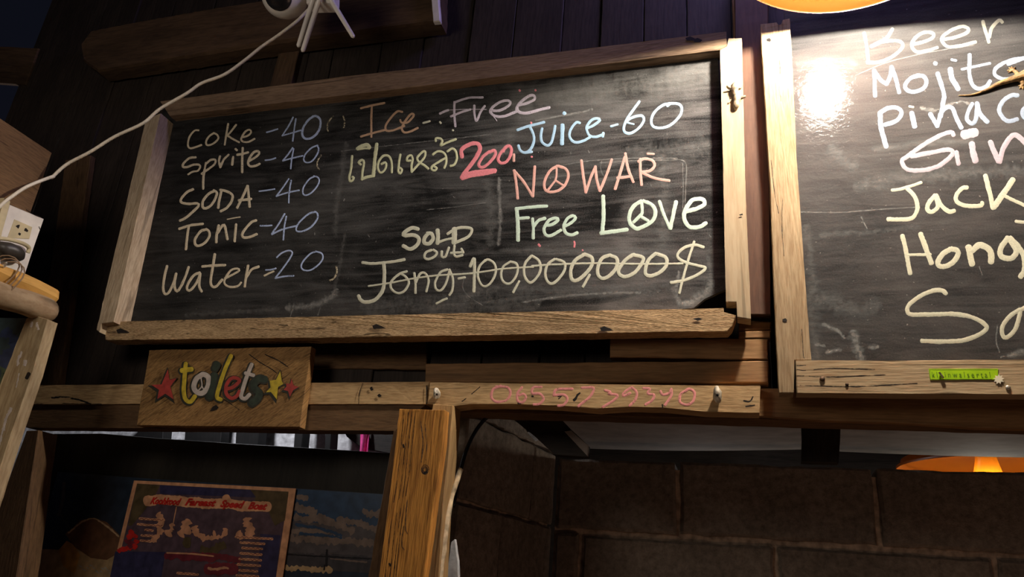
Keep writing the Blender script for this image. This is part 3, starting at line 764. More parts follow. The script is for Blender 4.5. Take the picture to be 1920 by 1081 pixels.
letters('chalk_writing', [
 (cP, 7.5, C4, [(1207, 715), (1205, 640), (1280, 590), (1350, 578), (1385, 615), (1370, 680), (1300, 790), (1228, 880), (1205, 925)],
  [(1208, 928), (1300, 900), (1430, 880), (1535, 858)], [(1215, 905), (1340, 868), (1540, 850)]),
 (cP, 5.6, C4, [(1480, 668), (1530, 648), (1540, 690), (1500, 750), (1430, 812), (1385, 815), (1375, 780), (1420, 710), (1480, 660)],
  [(1620, 660), (1640, 620), (1680, 605), (1700, 640), (1690, 700), (1650, 762), (1595, 775), (1568, 740), (1590, 680), (1650, 612)]),
], YB, menu, 'thick pink chalk number 200')
dots = [(cP, 4.0, C4, [(1780, 48), (1786, 55)]), (cP, 4.0, C4, [(1895, 372), (1900, 376)]), (cN, 5.0, C4, [(1725, 690), (1725, 755)]),
 (cP, 3.6, C5, [(338, 46), (345, 52)]), (cP, 3.6, C5, [(300, 712), (308, 714)]),
 (cP, 4.6, crop(980, 400, 5.3333), [(160, 310), (172, 326)]), (cP, 3.6, crop(980, 400, 5.3333), [(515, 280), (520, 300), (516, 335)]), (cP, 3.0, crop(980, 400, 5.3333), [(597, 366), (602, 370)])]
split_letters('chalk_dot', dots, YB, menu, 'pink chalk dot', [(i,) for i in range(len(dots))])
letters('chalk_writing', [
 (cJ, 5.0, C5, [(160, 445), (280, 405), (428, 368)], [(285, 410), (320, 490), (325, 560), (290, 640), (235, 672), (190, 650), (170, 600)], [(235, 672), (305, 664)],
  [(408, 430), (395, 510), (410, 570), (460, 600), (500, 570), (525, 480), (538, 405)],
  [(785, 375), (750, 370), (700, 430), (680, 500), (710, 555), (760, 570), (830, 550), (890, 515)],
  [(855, 430), (920, 400), (985, 350), (960, 330), (900, 350), (855, 410), (855, 450), (880, 500), (940, 515), (1020, 490)], [(1020, 475), (1015, 512)],
  [(1380, 160), (1330, 230), (1260, 330), (1225, 420), (1240, 470), (1300, 475), (1380, 420), (1425, 350), (1410, 305), (1360, 305), (1290, 330), (1245, 365)],
  [(1690, 180), (1610, 200), (1530, 270), (1500, 350), (1520, 410), (1600, 425), (1700, 390), (1780, 310), (1805, 240), (1780, 190), (1700, 180), (1660, 205)]),
 (cJ, 7.0, C5, [(612, 395), (606, 585)], [(628, 275), (634, 282)]), (cJ, 3.2, C5, [(1255, 370), (1325, 388)]), (cJ, 4.2, C5, [(1095, 408), (1163, 390)]),
], YB, menu, 'sky blue chalk words Juice 60')
letters('chalk_writing', [
 (cN, 5.2, C6, [(130, 210), (150, 350), (165, 490)], [(125, 210), (220, 320), (315, 468)], [(335, 170), (325, 320), (315, 470)],
  [(560, 165), (490, 210), (435, 310), (435, 390), (480, 425), (570, 410), (640, 350), (670, 260), (645, 195), (570, 165)],
  [(800, 110), (820, 270), (845, 430)], [(845, 430), (890, 290), (940, 170)], [(940, 170), (955, 300), (985, 415)], [(985, 415), (1050, 260), (1105, 100)],
  [(1235, 75), (1190, 230), (1138, 395)], [(1240, 40), (1265, 180), (1320, 325)], [(1160, 285), (1290, 270)],
  [(1390, 95), (1390, 220), (1402, 355)], [(1370, 120), (1430, 92), (1510, 110), (1532, 160), (1490, 210), (1390, 228)], [(1400, 225), (1500, 275), (1600, 300), (1680, 312)]),
 (cN, 4.0, C6, [(552, 190), (550, 260), (540, 310)], [(540, 310), (455, 418)], [(540, 310), (620, 360)], [(1460, 42), (1525, 45)]),
], YB, menu, 'salmon chalk words NO WAR with a peace sign')
T7 = crop(960, 270, 4)
letters('chalk_writing', [
 (cM, 5.8, C6, [(145, 592), (300, 575), (455, 565)], [(165, 690), (272, 682)], [(312, 692), (320, 790), (320, 888)], [(320, 775), (370, 712), (438, 688)],
  [(440, 760), (510, 748), (568, 705), (545, 685), (475, 710), (428, 790), (442, 850), (500, 860), (595, 805)],
  [(640, 765), (710, 722), (742, 682), (715, 662), (660, 692), (625, 765), (642, 830), (700, 855), (760, 832)]),
 (cM, 7.2, C6, [(155, 600), (165, 750), (168, 908)], [(1018, 465), (1022, 650), (1008, 838)], [(995, 835), (1120, 820), (1258, 800)],
  [(1400, 515), (1330, 560), (1285, 640), (1285, 730), (1350, 790), (1440, 760), (1520, 700), (1540, 620), (1500, 550), (1420, 515)],
  [(1690, 790), (1720, 650), (1748, 522)]),
 (cM, 6.0, C6, [(1580, 518), (1630, 660), (1688, 788)], [(1405, 540), (1408, 630), (1385, 662)], [(1385, 665), (1320, 728)], [(1392, 668), (1468, 715)]),
 (cM, 7.6, T7, [(1300, 505), (1380, 485), (1442, 450), (1425, 412), (1355, 420), (1302, 490), (1292, 560), (1330, 618), (1400, 622), (1455, 592)]),
], YB, menu, 'mint chalk words Free Love with a peace sign')
C7, C8 = crop(640, 400, 5.3333), crop(980, 400, 5.3333)
letters('chalk_writing', [
 (cS, 7.0, C7, [(768, 155), (700, 145), (620, 200), (635, 220), (720, 215), (775, 250), (760, 310), (690, 355), (618, 322)],
  [(870, 195), (828, 250), (832, 295), (880, 300), (918, 250), (900, 200), (860, 198)]),
 (cS, 7.6, C7, [(962, 165), (966, 240), (960, 298)]), (cS, 4.6, C7, [(962, 290), (1040, 262), (1110, 248)]),
 (cS, 10, C7, [(1133, 155), (1130, 230), (1128, 292)]), (cS, 5.4, C7, [(1062, 205), (1150, 150), (1250, 140), (1305, 160), (1270, 230), (1150, 288)]),
 (cS, 4.6, C7, [(900, 365), (845, 390), (832, 440), (870, 455), (930, 430), (955, 390), (920, 362)], [(1005, 378), (1005, 430), (1040, 430), (1075, 340)], [(1130, 322), (1125, 400), (1150, 430), (1212, 415)], [(1095, 395), (1218, 385)], [(1200, 352), (1220, 392)]),
], YB, menu, 'off white chalk words SOLD OUT')
letters('chalk_writing', [
 (cS, 5.4, C7, [(210, 490), (330, 500), (520, 480), (632, 460)]), (cS, 6.8, C7, [(425, 490), (430, 620), (415, 760), (340, 860), (240, 885), (190, 860), (172, 822)]),
 (cS, 4.4, C7, [(600, 605), (640, 630), (675, 690), (630, 775), (560, 795), (500, 750), (500, 680), (580, 605), (655, 578)],
  [(730, 595), (740, 700), (740, 795)], [(745, 690), (790, 600), (840, 600), (872, 670), (850, 780)],
  [(1060, 560), (990, 590), (940, 680), (945, 750), (990, 770), (1040, 710), (1080, 580)], [(1080, 560), (1115, 650), (1110, 760), (1080, 815)], [(1055, 850), (1010, 868), (950, 900)],
  [(1170, 650), (1236, 638)], [(1440, 465), (1380, 530), (1365, 620), (1400, 710), (1450, 725), (1510, 670), (1545, 580), (1530, 500), (1470, 460), (1435, 475)],
  [(1690, 480), (1620, 530), (1597, 610), (1620, 680), (1680, 700), (1740, 640), (1765, 560), (1750, 500), (1690, 480)], [(1778, 675), (1718, 788)]),
 (cS, 5.8, C7, [(1288, 528), (1328, 452), (1330, 620), (1325, 780)]),
 (cS, 3.4, C7, [(270, 725), (480, 695), (720, 650), (950, 620), (1300, 598), (1600, 555), (1920, 533)]),
 (cS, 3.6, C8, [(90, 525), (300, 510), (700, 498), (1200, 505), (1600, 500)]),
 (cS, 5.0, C8, [(85, 425), (30, 490), (12, 570), (30, 650), (80, 690), (140, 640), (180, 560), (160, 470), (90, 422)], [(320, 455), (250, 510), (225, 600), (250, 680), (300, 700), (370, 640), (420, 560), (415, 490), (335, 455)], [(670, 612), (602, 732)]),
 (cS, 6.6, C8, [(610, 410), (525, 470), (482, 560), (490, 650), (540, 668), (620, 610), (690, 520), (690, 440), (620, 405)],
  [(860, 418), (792, 450), (752, 540), (758, 620), (810, 648), (880, 610), (940, 530), (940, 450), (870, 415)],
  [(1100, 412), (1022, 470), (962, 560), (972, 610), (1030, 630), (1120, 590), (1190, 500), (1200, 440), (1110, 410)],
  [(1330, 400), (1262, 460), (1228, 550), (1234, 608), (1290, 622), (1380, 580), (1440, 510), (1430, 440), (1340, 402)]),
 (cS, 5.4, C8, [(1808, 335), (1720, 315), (1620, 340), (1552, 400), (1562, 450), (1640, 490), (1750, 520), (1828, 545), (1750, 610), (1620, 665), (1482, 690)]), (cS, 4.6, C8, [(1715, 280), (1650, 480), (1600, 660), (1568, 795)]),
], YB, menu, 'off white crossed out words Jong 100,000,000 dollars')

# ------------------------------------------------------------------ right menu board
menu2 = empty('menu_board', P(1700, 690, YB))
tag(menu2, 'taller wooden framed blackboard headed Beer and Mojito with a green sticker below', 'blackboard')
g = Geo(); g.poly([(1470, 20), (2080, -60), (2080, 690), (1500, 690)], YB, .008, M['board_b'], bev=.0005, amp=0)
g.build('panel', menu2)
g = Geo(); g.poly([(1426, 45), (1456, 41), (1460, 46), (1465, 45), (1468, 37), (1481, 34), (1486, 120), (1494, 300), (1508, 500), (1521, 672), (1521, 675), (1490, 675), (1488, 736), (1461, 736), (1452, 560), (1444, 350)], YF + .002, .028, M['frame'], horiz=False, amp=.0008)
g.build('frame_stile', menu2)
g = Geo(); g.poly([(1491, 675), (1700, 675), (2080, 672), (2080, 745), (1920, 739), (1700, 738), (1494, 736)], YF - .001, .030, M['frame'])
g.build('frame_rail', menu2)
g = Geo(); g.poly([(2040, -80), (2110, -90), (2110, 760), (2080, 760)], YF + .001, .028, M['frame'], horiz=False); g.build('frame_stile', menu2)
g = Geo(); g.poly([(1478, -10), (2100, -130), (2100, -70), (1482, 20)], YF + .03, .02, M['frame']); g.build('frame_rail', menu2)
g = Geo()   # cracks in the wood and nails
for pts in ([(1460, 46), (1462, 120), (1464, 190)], [(1496, 540), (1502, 600), (1506, 660), (1508, 672)], [(1446, 300), (1452, 360), (1460, 400)], [(1468, 360), (1466, 420), (1470, 480)]):
    g.stroke(pts, .9, YF + .002, M['hole'], thick=.0, rough=.5)
for x, y in ((1472, 600), (1442, 75)): g.fill([(x - 5, y - 2), (x + 1, y - 4), (x + 4, y), (x + 2, y + 3), (x - 4, y + 2)], YF + .0015, M['hole'])
for pts in ([(1494, 685), (1530, 684)], [(1494, 692), (1512, 694), (1560, 690), (1640, 692)], [(1494, 704), (1560, 706), (1660, 702)], [(1500, 722), (1600, 724), (1720, 718)]):
    g.stroke(pts, 1.3, YF - .001, M['hole'], thick=.0, rough=.6)
g.build('wood_crack', menu2)
for x, y, rr, mm in ((1542, 710, .0042, 'nail'), (1588, 720, .0026, 'nail'), (1890, 726, .0036, 'steel')):
    g = Geo(); g.ball(P(x, y, YF - .002), (rr, rr * .6, rr), M[mm]); g.build('nail', menu2, smooth=True)
g = Geo()
def dust(m, w_, *pts): g.stroke(list(pts), w_, YB, m, thick=.00005, rough=.5)
dust(cD2, 20, (1600, 625), (1608, 650), (1614, 672)); dust(cD2, 10, (1545, 608), (1570, 620), (1582, 632)); dust(cD2, 8, (1530, 646), (1545, 648)); dust(cD2, 9, (1550, 660), (1575, 655))
dust(cD2, 12, (1632, 651), (1644, 650)); dust(cD, 36, (1520, 560), (1524, 620), (1530, 668)); dust(cD, 40, (1545, 560), (1590, 580), (1640, 575))
dust(cD, 24, (1510, 430), (1520, 480), (1526, 540)); dust(cD2, 3, (1500, 397), (1570, 398), (1640, 393), (1720, 388))
dust(cD2, 3.5, (1615, 407), (1620, 417), (1626, 428)); dust(cD, 20, (1500, 120), (1560, 116), (1600, 118)); dust(cD, 12, (1540, 440), (1650, 432), (1720, 425))
dust(cD, 30, (1610, 350), (1680, 335), (1800, 325), (1920, 318)); dust(cD2, 9, (1728, 202), (1752, 206), (1776, 198), (1800, 190), (1818, 194))
dust(cD, 16, (1640, 280), (1720, 270), (1820, 262)); dust(cD2, 4, (1870, 610), (1868, 640), (1874, 660)); dust(cD2, 12, (1880, 668), (1900, 664), (1920, 660))
dust(cD2, 3, (1836, 500), (1842, 515)); dust(cD, 26, (1560, 280), (1580, 300), (1600, 310))
g.build('chalk_smudge', menu2, smooth=True)
C9, C10, C11, C12 = crop(1600, 20, 6), crop(1600, 160, 6), crop(1600, 320, 6), crop(1600, 500, 6)
letters('chalk_writing', [
 (cBr, 6.4, C9, [(122, 250), (150, 400), (170, 582)], [(440, 205), (390, 290), (320, 340), (200, 402)], [(200, 402), (330, 350), (480, 337), (550, 365), (540, 430), (430, 520), (290, 578), (155, 583)],
  [(670, 375), (780, 355), (880, 310), (902, 262), (830, 240), (740, 270), (665, 350), (660, 410), (710, 462), (800, 458), (945, 415)],
  [(1030, 320), (1150, 300), (1270, 250), (1295, 205), (1220, 178), (1100, 220), (1000, 300), (1010, 360), (1070, 405), (1200, 395), (1375, 352)],
  [(1457, 120), (1490, 240), (1525, 355)], [(1530, 300), (1560, 190), (1640, 107), (1675, 130)]),
 (cD2, 2.4, C9, [(20, 730), (350, 592), (700, 500), (1100, 425), (1350, 390)]),
], YB, menu2, 'cream chalk word Beer')
letters('chalk_writing', [
 (cMo, 7.4, C9, [(235, 670), (240, 800), (245, 960)], [(238, 680), (310, 780), (375, 825)], [(375, 825), (420, 720), (430, 630)], [(430, 630), (480, 770), (515, 920)],
  [(740, 727), (650, 755), (585, 830), (605, 892), (690, 912), (790, 868), (822, 800), (790, 740), (712, 728)],
  [(1310, 495), (1305, 700), (1340, 830), (1410, 878), (1500, 848), (1538, 790)],
  [(1920, 535), (1800, 552), (1680, 592), (1595, 660), (1595, 720), (1660, 762), (1740, 768), (1900, 740), (2040, 660), (2060, 580), (1980, 520), (1740, 600)]),
 (cMo, 8.4, C9, [(948, 705), (990, 830), (1020, 950), (1005, 1060), (985, 1190)]), (cMo, 9.6, C9, [(1090, 655), (1115, 770), (1180, 880)]),
 (cMo, 7, C9, [(915, 590), (932, 594)]), (cMo, 5, C9, [(1105, 550), (1155, 560)]), (cMo, 5, C9, [(1222, 658), (1380, 625), (1538, 592)]),
], YB, menu2, 'ice blue chalk word Mojito')
letters('chalk_writing', [
 (cMo, 9.0, C10, [(302, 305), (312, 470), (370, 690)]), (cMo, 7.8, C10, [(302, 305), (400, 252), (500, 255), (543, 310), (480, 400), (352, 443)]),
 (cMo, 9.6, C10, [(656, 310), (690, 462)]), (cBe, 4.0, C10, [(630, 236), (675, 244)]),
 (cMo, 8.2, C10, [(865, 320), (945, 460)], [(945, 460), (990, 310), (1060, 245), (1120, 265), (1160, 370), (1215, 480)]),
 (cMo, 7.6, C10, [(1340, 205), (1290, 300), (1282, 385), (1340, 428), (1380, 370), (1390, 200)]), (cMo, 9.0, C10, [(1390, 200), (1425, 320), (1510, 408)]),
 (cMo, 8.0, C10, [(1850, 112), (1780, 112), (1690, 170), (1640, 270), (1680, 360), (1750, 402), (1845, 380)], [(1980, 220), (1908, 280), (1912, 340), (1980, 385), (2080, 340), (2080, 250), (1980, 222)]),
], YB, menu2, 'ice blue chalk word beginning Pinac')
letters('chalk_writing', [
 (cGi, 8.4, C10, [(1125, 560), (1100, 525), (980, 560), (800, 660), (620, 790), (550, 850), (600, 938), (730, 958), (900, 930), (1030, 860), (1120, 770), (1080, 722), (900, 750), (652, 798)], [(1160, 748), (1182, 885)]),
 (cGi, 17, C10, [(1245, 555), (1370, 525)]), (cGi, 12, C10, [(1335, 655), (1345, 750), (1372, 850)]), (cGi, 9.6, C10, [(1540, 635), (1635, 855)], [(1645, 860), (1690, 700), (1790, 562), (1880, 592), (1980, 720), (2010, 860)]),
], YB, menu2, 'pale pink chalk word Gin')
letters('chalk_writing', [
 (cBe, 5.6, C11, [(435, 218), (560, 198), (765, 132)]), (cBe, 7.8, C11, [(605, 195), (690, 290), (722, 410), (690, 500), (640, 538), (500, 548), (390, 543)],
  [(915, 275), (850, 360), (832, 430), (880, 462), (950, 400), (925, 275)], [(930, 275), (1000, 400), (1080, 458), (1135, 448)],
  [(1280, 187), (1230, 192), (1160, 270), (1162, 340), (1230, 383), (1350, 398), (1440, 388), (1448, 358)]),
 (cBe, 9.0, C11, [(1485, 55), (1530, 230), (1572, 420)]), (cBe, 11, C11, [(1795, 100), (1690, 255), (1578, 410)]), (cBe, 6.4, C11, [(1690, 275), (1800, 330), (1930, 390), (1990, 420)]), (cBe, 6, C11, [(1828, 568), (1930, 580), (2010, 580)]),
], YB, menu2, 'pale yellow chalk word Jack')
letters('chalk_writing', [
 (cBe, 8.4, C11, [(552, 730), (592, 900), (638, 1155)]), (cBe, 9.6, C11, [(757, 710), (812, 860), (878, 1040)]), (cBe, 5.6, C11, [(592, 946), (868, 940)]),
 (cBe, 9.6, C11, [(1090, 880), (1000, 940), (948, 1040), (1000, 1078), (1090, 1050), (1165, 970), (1172, 900), (1100, 878)]),
 (cBe, 11.6, C11, [(1295, 855), (1315, 950), (1335, 1050)], [(1330, 900), (1425, 835), (1525, 880), (1552, 960), (1550, 1025)]),
 (cBe, 10.4, C11, [(1740, 755), (1670, 850), (1652, 940), (1710, 982), (1790, 978), (1832, 900), (1775, 790)]), (cBe, 10, C11, [(1765, 755), (1850, 850), (1915, 950), (1925, 1110), (1880, 1190)]),
], YB, menu2, 'pale yellow chalk word Hong')
letters('chalk_writing', [
 (cBe, 8.2, C12, [(1042, 300), (1000, 267), (900, 267), (760, 322), (642, 410), (607, 480), (652, 533), (850, 535), (1150, 532), (1350, 572), (1478, 642), (1495, 700), (1400, 768), (1230, 828), (1000, 840), (770, 830)],
  [(1870, 480), (1760, 555), (1682, 660), (1675, 750), (1710, 795), (1780, 755), (1840, 660), (1878, 505)], [(1885, 480), (1960, 455), (2010, 560), (2020, 700)]),
], YB, menu2, 'pale yellow chalk word beginning with S')

def font_text(body, size, m, parent, name, at, xdir, ydir, shear=0.0, spacing=1.0, bold=0.0, ext=0.0, label=None, align='LEFT'):
    """lettering: built-in font outlines turned to a mesh and laid on the plane spanned by xdir, ydir"""
    cu = bpy.data.curves.new(name, 'FONT'); cu.body = body; cu.size = size; cu.shear = shear; cu.space_character = spacing
    cu.offset = bold; cu.extrude = ext; cu.resolution_u = 3; cu.align_x = align
    t = bpy.data.objects.new(name + '_tmp', cu); COL.objects.link(t)
    dg = bpy.context.evaluated_depsgraph_get(); dg.update()
    me = bpy.data.meshes.new_from_object(t.evaluated_get(dg)); 
    bpy.data.objects.remove(t); bpy.data.curves.remove(cu)
    X_ = Vector(xdir); Y_ = Vector(ydir)
    vs = [Vector(at) + X_ * v.co.x + Y_ * v.co.y + X_.cross(Y_).normalized() * v.co.z for v in me.vertices]
    fs = [tuple(p.vertices) for p in me.polygons]
    bpy.data.meshes.remove(me)
    return build(name, vs, fs, m, parent, label=label)

# green sticker on the lower rail
K = crop(1720, 680, 9.6)
mg = plain('green_sticker', (0.36, 0.60, 0.012), .35, .05, 60, 0, .5); mgd = plain('dark_green_ink', (0.07, 0.16, 0.005), .5, .05); mst = plain('sticker_star', (0.78, 0.70, 0.52), .5, .05)
g = Geo(); g.poly(K((205, 106), (1455, 104), (1452, 290), (1440, 300), (230, 304)), YF - .0022, .0012, mg, amp=0, bev=.0002); st = g.build('sticker', menu2, label='green printed sticker')
g = Geo()
for pts in ([(225, 122), (1430, 122)], [(232, 292), (1350, 292)], [(225, 122), (232, 292)]): g.stroke(K(*pts), .7, YF - .0022, mgd, thick=0, rough=.05)
g.build('printed_line', st)
a = P(*K((262, 262))[0], YF - .0026); b = P(*K((1312, 258))[0], YF - .0026); hgt = (P(*K((262, 152))[0], YF - .0026) - a).length
tx = font_text('kleinwalsertal', 1.0, mgd, st, 'printed_word', a, (0.01, 0, 0), (0, 0, 0.01), spacing=1.55)
wd = max(v.co.x for v in tx.data.vertices) - min(v.co.x for v in tx.data.vertices)
sc = (b - a).length / wd; o0 = V(a) - wloc(st)
for v in tx.data.vertices:
    q = v.co - o0; v.co = o0 + V((q.x * sc, q.y, q.z * hgt / 0.0074))
pts = []
for i in range(18):
    an = -math.pi / 2 + i * math.pi / 9; r = 105 if i % 2 == 0 else 62
    pts.append((1465 + r * math.cos(an), 292 + r * .9 * math.sin(an)))
g = Geo(); g.fill(K(*pts), YF - .0026, mst); g.build('printed_star', st)
g = Geo(); g.tube([P(*K((395, 172))[0], YF - .005), P(*K((430, 215))[0], YF - .006), P(*K((470, 270))[0], YF - .004)], .0016, M['steel'], 8); g.build('staple', menu2, smooth=True)
# ------------------------------------------------------------------ phone number in pink chalk, holes and pegs on the header
H = crop(900, 700, 3.692)
hd = bpy.data.objects['trim_9']
letters('chalk_writing', [
 (cPh, 4.8, H, [(145, 85), (90, 110), (80, 165), (115, 195), (180, 185), (210, 140), (190, 95), (110, 90)],
  [(290, 95), (258, 140), (262, 190), (300, 195), (318, 160), (300, 140), (268, 150)], [(425, 92), (370, 95), (360, 135), (415, 140), (440, 175), (410, 210), (370, 212)],
  [(640, 105), (530, 110), (510, 150)], [(512, 150), (580, 145), (605, 175), (580, 215), (540, 222)], [(705, 98), (785, 100), (760, 160), (680, 225)],
  [(865, 115), (905, 128), (890, 140), (950, 148), (930, 180), (850, 232)], [(1040, 100), (1000, 128), (990, 155), (1040, 135)], [(1050, 95), (1085, 130), (1075, 180), (1035, 222)],
  [(1130, 100), (1175, 105), (1160, 138), (1205, 147), (1190, 185), (1145, 215)], [(1250, 120), (1265, 145), (1310, 135), (1325, 105)], [(1325, 105), (1325, 150), (1280, 218)],
  [(1430, 115), (1390, 140), (1385, 195), (1430, 215), (1475, 190), (1485, 130), (1450, 105), (1425, 115)]),
], YH, hd, 'pink chalk telephone number')
g = Geo()
for pts, w_ in (([(540, 155), (565, 152)], 3), ([(545, 175), (560, 160)], 2.4), ([(650, 185), (690, 135)], 4.4), ([(360, 155), (368, 158)], 3), ([(1825, 188), (1870, 190), (1890, 160)], 2.4), ([(1840, 225), (1900, 218)], 2.2), ([(1262, 215), (1264, 235)], 3), ([(265, 205), (280, 208)], 4)):
    g.stroke(H(*pts), w_, YH, M['hole'], thick=0, rough=.5)
for pts, w_ in (([(696, 727), (698, 729)], 5), ([(711, 740), (712, 742)], 5), ([(672, 757), (673, 740), (680, 718)], 1.2), ([(866, 752), (880, 742), (900, 725)], 1.6), ([(800, 722), (800, 757)], 1.6)):
    g.stroke(pts, w_, YH, M['hole'], thick=0, rough=.5)
g.build('nail_hole', hd)
g = Geo()
for pts, w_ in (([(97, 745), (120, 744), (135, 746), (170, 756)], 3), ([(60, 757), (110, 756), (190, 757)], 1.2)): g.stroke(pts, w_, YH + .002, M['hole'], thick=0, rough=.5)
g.build('split', bpy.data.objects['trim_8'])
def peg(px, py, w_, h_, label):
    c = P(px, py, YH - .012); s = c.y / F * 1.05
    o = empty('wall_peg', P(px, py, YH)); tag(o, label, 'peg')
    g = Geo(); g.ball(c, (w_ * s / 2, .012, h_ * s / 2), M['bone']); 
    for v in g.v: v += jit(v, .0022, 120, px)
    g.build('knob', o, smooth=True)
    g = Geo(); g.tube([P(px, py, YH + .01), P(px, py, YH - .012)], .0035, M['nail'], 8); g.build('shank', o, smooth=True)
    g = Geo(); g.ball(P(px, py + 1, YH - .0235), .0022, M['hole']); g.build('nail_head', o, smooth=True)
peg(819, 738, 12, 24, 'small bone coloured peg in the header beam just above the orange door post')
peg(1345, 739, 15, 30, 'larger chipped bone coloured peg in the header beam right of the pink telephone number')

# ------------------------------------------------------------------ painted toilet sign
sg = empty('toilet_sign', P(420, 800, 1.29)); tag(sg, 'small tilted wooden sign painted with the word toilets and coloured stars', 'sign')
YS_ = 1.284
SB = lambda x, y: P(x, y, YS_)
g = Geo()
w_ = [P(280, 656, YS_ + .004), P(584, 649, YS_ + .004), P(562, 800, YS_), P(256, 797, YS_)]
g.plank(w_, .018, M['sign'], amp=.0008, bev=.0008)
bd = g.build('board', sg)
for p in bd.data.polygons:      # sawn edge on the right, coloured paler for the lamplight on it
    if p.normal.x > .6: pass
bd.data.materials.append(M['sign_edge'])
for p in bd.data.polygons:
    if p.normal.x > .7: p.material_index = 1
T1, T2 = crop(240, 640, 6.361), crop(420, 640, 6.361)
pk = plain('dark_outline_paint', (0.028, 0.026, 0.016), .6, .2, 90); pr = plain('red_paint', (0.42, 0.045, 0.035), .6, .15, 90); pye = plain('yellow_paint', (0.60, 0.44, 0.03), .6, .2, 90)
pwh = plain('white_paint', (0.56, 0.48, 0.42), .6, .12, 90); pg = plain('dark_green_paint', (0.030, 0.045, 0.028), .6, .2, 90); pyel = pye
YL = YS_ - .0002
def star(T, pts, m, name, label):
    cx = sum(p[0] for p in pts) / len(pts); cy = sum(p[1] for p in pts) / len(pts)
    g = Geo(); g.fill(T(*[(cx + (x - cx) * 1.22 - 12, cy + (y - cy) * 1.22 + 14) for x, y in pts]), YL, pk)
    g.fill(T(*pts), YL - .0002, m); g.build(name, sg, label=label)
star(T1, [(475, 330), (495, 455), (580, 435), (505, 535), (545, 690), (445, 620), (350, 685), (370, 575), (280, 515), (400, 510)], pr, 'painted_star', 'large red painted star')
star(T2, [(670, 350), (690, 470), (710, 505), (645, 540), (630, 690), (560, 600), (500, 605), (555, 545), (545, 465), (620, 455)], pye, 'painted_star', 'yellow painted star')
star(T2, [(805, 440), (830, 520), (890, 540), (825, 580), (785, 660), (765, 590), (710, 575), (745, 535), (740, 500), (790, 500)], pr, 'painted_star', 'small red painted star')
def painted(T, lines, m, label, outline=True):
    g = Geo()
    if outline:
        for w_, pts in lines: g.stroke([(x - 1.2, y + 1.2) for x, y in T(*pts)], w_ / 6.361 + 5.2, YL, pk, thick=0, rough=.06)
    for w_, pts in lines: g.stroke(T(*pts), w_ / 6.361, YL - .0002, m, thick=.0001, rough=.04)
    g.build('painted_letter', sg, label=label)
painted(T1, [(50, [(690, 260), (675, 420), (665, 600), (690, 690), (745, 715), (800, 650)]), (58, [(640, 345), (760, 328)])], pye, 'yellow painted letter t')
painted(T1, [(60, [(880, 395), (815, 445), (785, 545), (825, 605), (895, 610), (955, 530), (960, 430), (910, 392), (880, 395)]), (14, [(872, 440), (880, 530), (832, 590)]), (14, [(880, 530), (905, 575)])], pwh, 'white painted letter o with a peace sign')
painted(T1, [(70, [(1065, 265), (1035, 320)]), (82, [(1035, 400), (1000, 530), (975, 660)])], pg, 'dark green painted letter i')
painted(T1, [(48, [(1230, 165), (1150, 350), (1090, 530), (1060, 660), (1110, 690)])], pye, 'yellow painted letter l')
painted(T2, [(42, [(30, 565), (110, 540), (185, 470), (150, 435), (85, 440), (28, 520), (28, 620), (90, 675), (150, 650), (185, 590)])], pr, 'red painted letter e')
painted(T2, [(46, [(332, 270), (270, 420), (222, 570), (205, 655), (250, 680), (305, 630)]), (42, [(255, 375), (355, 402)])], pwh, 'white painted second letter t')
painted(T2, [(80, [(490, 450), (420, 440), (355, 500), (370, 565), (420, 610), (390, 690), (330, 730)])], pg, 'dark green painted letter s')
g = Geo(); g.fill(T1((975, 830), (1010, 775), (1050, 755), (1080, 780), (1060, 810), (1020, 820)), YL, M['hole']); g.build('knot_hole', sg)
for lns in (): pass
g = Geo()
for pts in ([(300, 150), (420, 240), (540, 310), (620, 370)], [(490, 150), (640, 220), (760, 300)], [(0, 690), (180, 810)]): g.stroke(T2(*pts), 1.6, YL, M['hole'], thick=0, rough=.5)
g.build('wood_crack', sg)

# ------------------------------------------------------------------ door and the prints on it
YD = 1.42
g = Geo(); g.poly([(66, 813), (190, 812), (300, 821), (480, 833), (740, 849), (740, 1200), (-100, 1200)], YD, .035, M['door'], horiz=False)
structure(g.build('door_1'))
g = Geo(); g.stroke([(323, 843), (326, 851), (325, 855)], 5, YD, plain('rust_stain', (0.22, 0.09, 0.01), .8), thick=0); g.build('rust_mark', bpy.data.objects['door_1'])
def pm(n, c, r=.35): return plain(n, c, r, .18, 55, 0, .5)
navy = pm('print_navy', (0.030, 0.045, 0.070)); sand = pm('print_sand', (0.60, 0.40, 0.20)); rock = pm('print_rock', (0.195, 0.090, 0.045)); osand = pm('print_orange_sand', (0.70, 0.36, 0.10))
sky = pm('print_blue_sky', (0.030, 0.070, 0.140)); cloud = pm('print_cloud', (0.250, 0.175, 0.135)); cloud2 = pm('print_dark_cloud', (0.115, 0.095, 0.095)); sea = pm('print_sea', (0.070, 0.062, 0.066)); blk = pm('print_black', (0.012, 0.010, 0.012)); drift = pm('print_driftwood', (0.675, 0.450, 0.255))
bp_ = empty('beach_picture', P(400, 1080, YD)); tag(bp_, 'wide beach and sky print on the dark door, half hidden behind the poster', 'picture')
yp = YD - .004
g = Geo(); g.poly([(108, 884), (300, 898), (560, 915), (727, 926), (716, 1200), (20, 1200)], yp, .003, navy, amp=0, bev=.0005); pn = g.build('print', bp_, label='dark print sheet')
g = Geo()
g.fill([(553, 916), (727, 927), (722, 1000), (540, 985)], yp, sky)
g.fill([(540, 975), (722, 990), (720, 1050), (530, 1040)], yp, cloud2); g.fill([(530, 1034), (720, 1042), (718, 1075), (525, 1064)], yp, sea)
Q = crop(480, 810, 4)
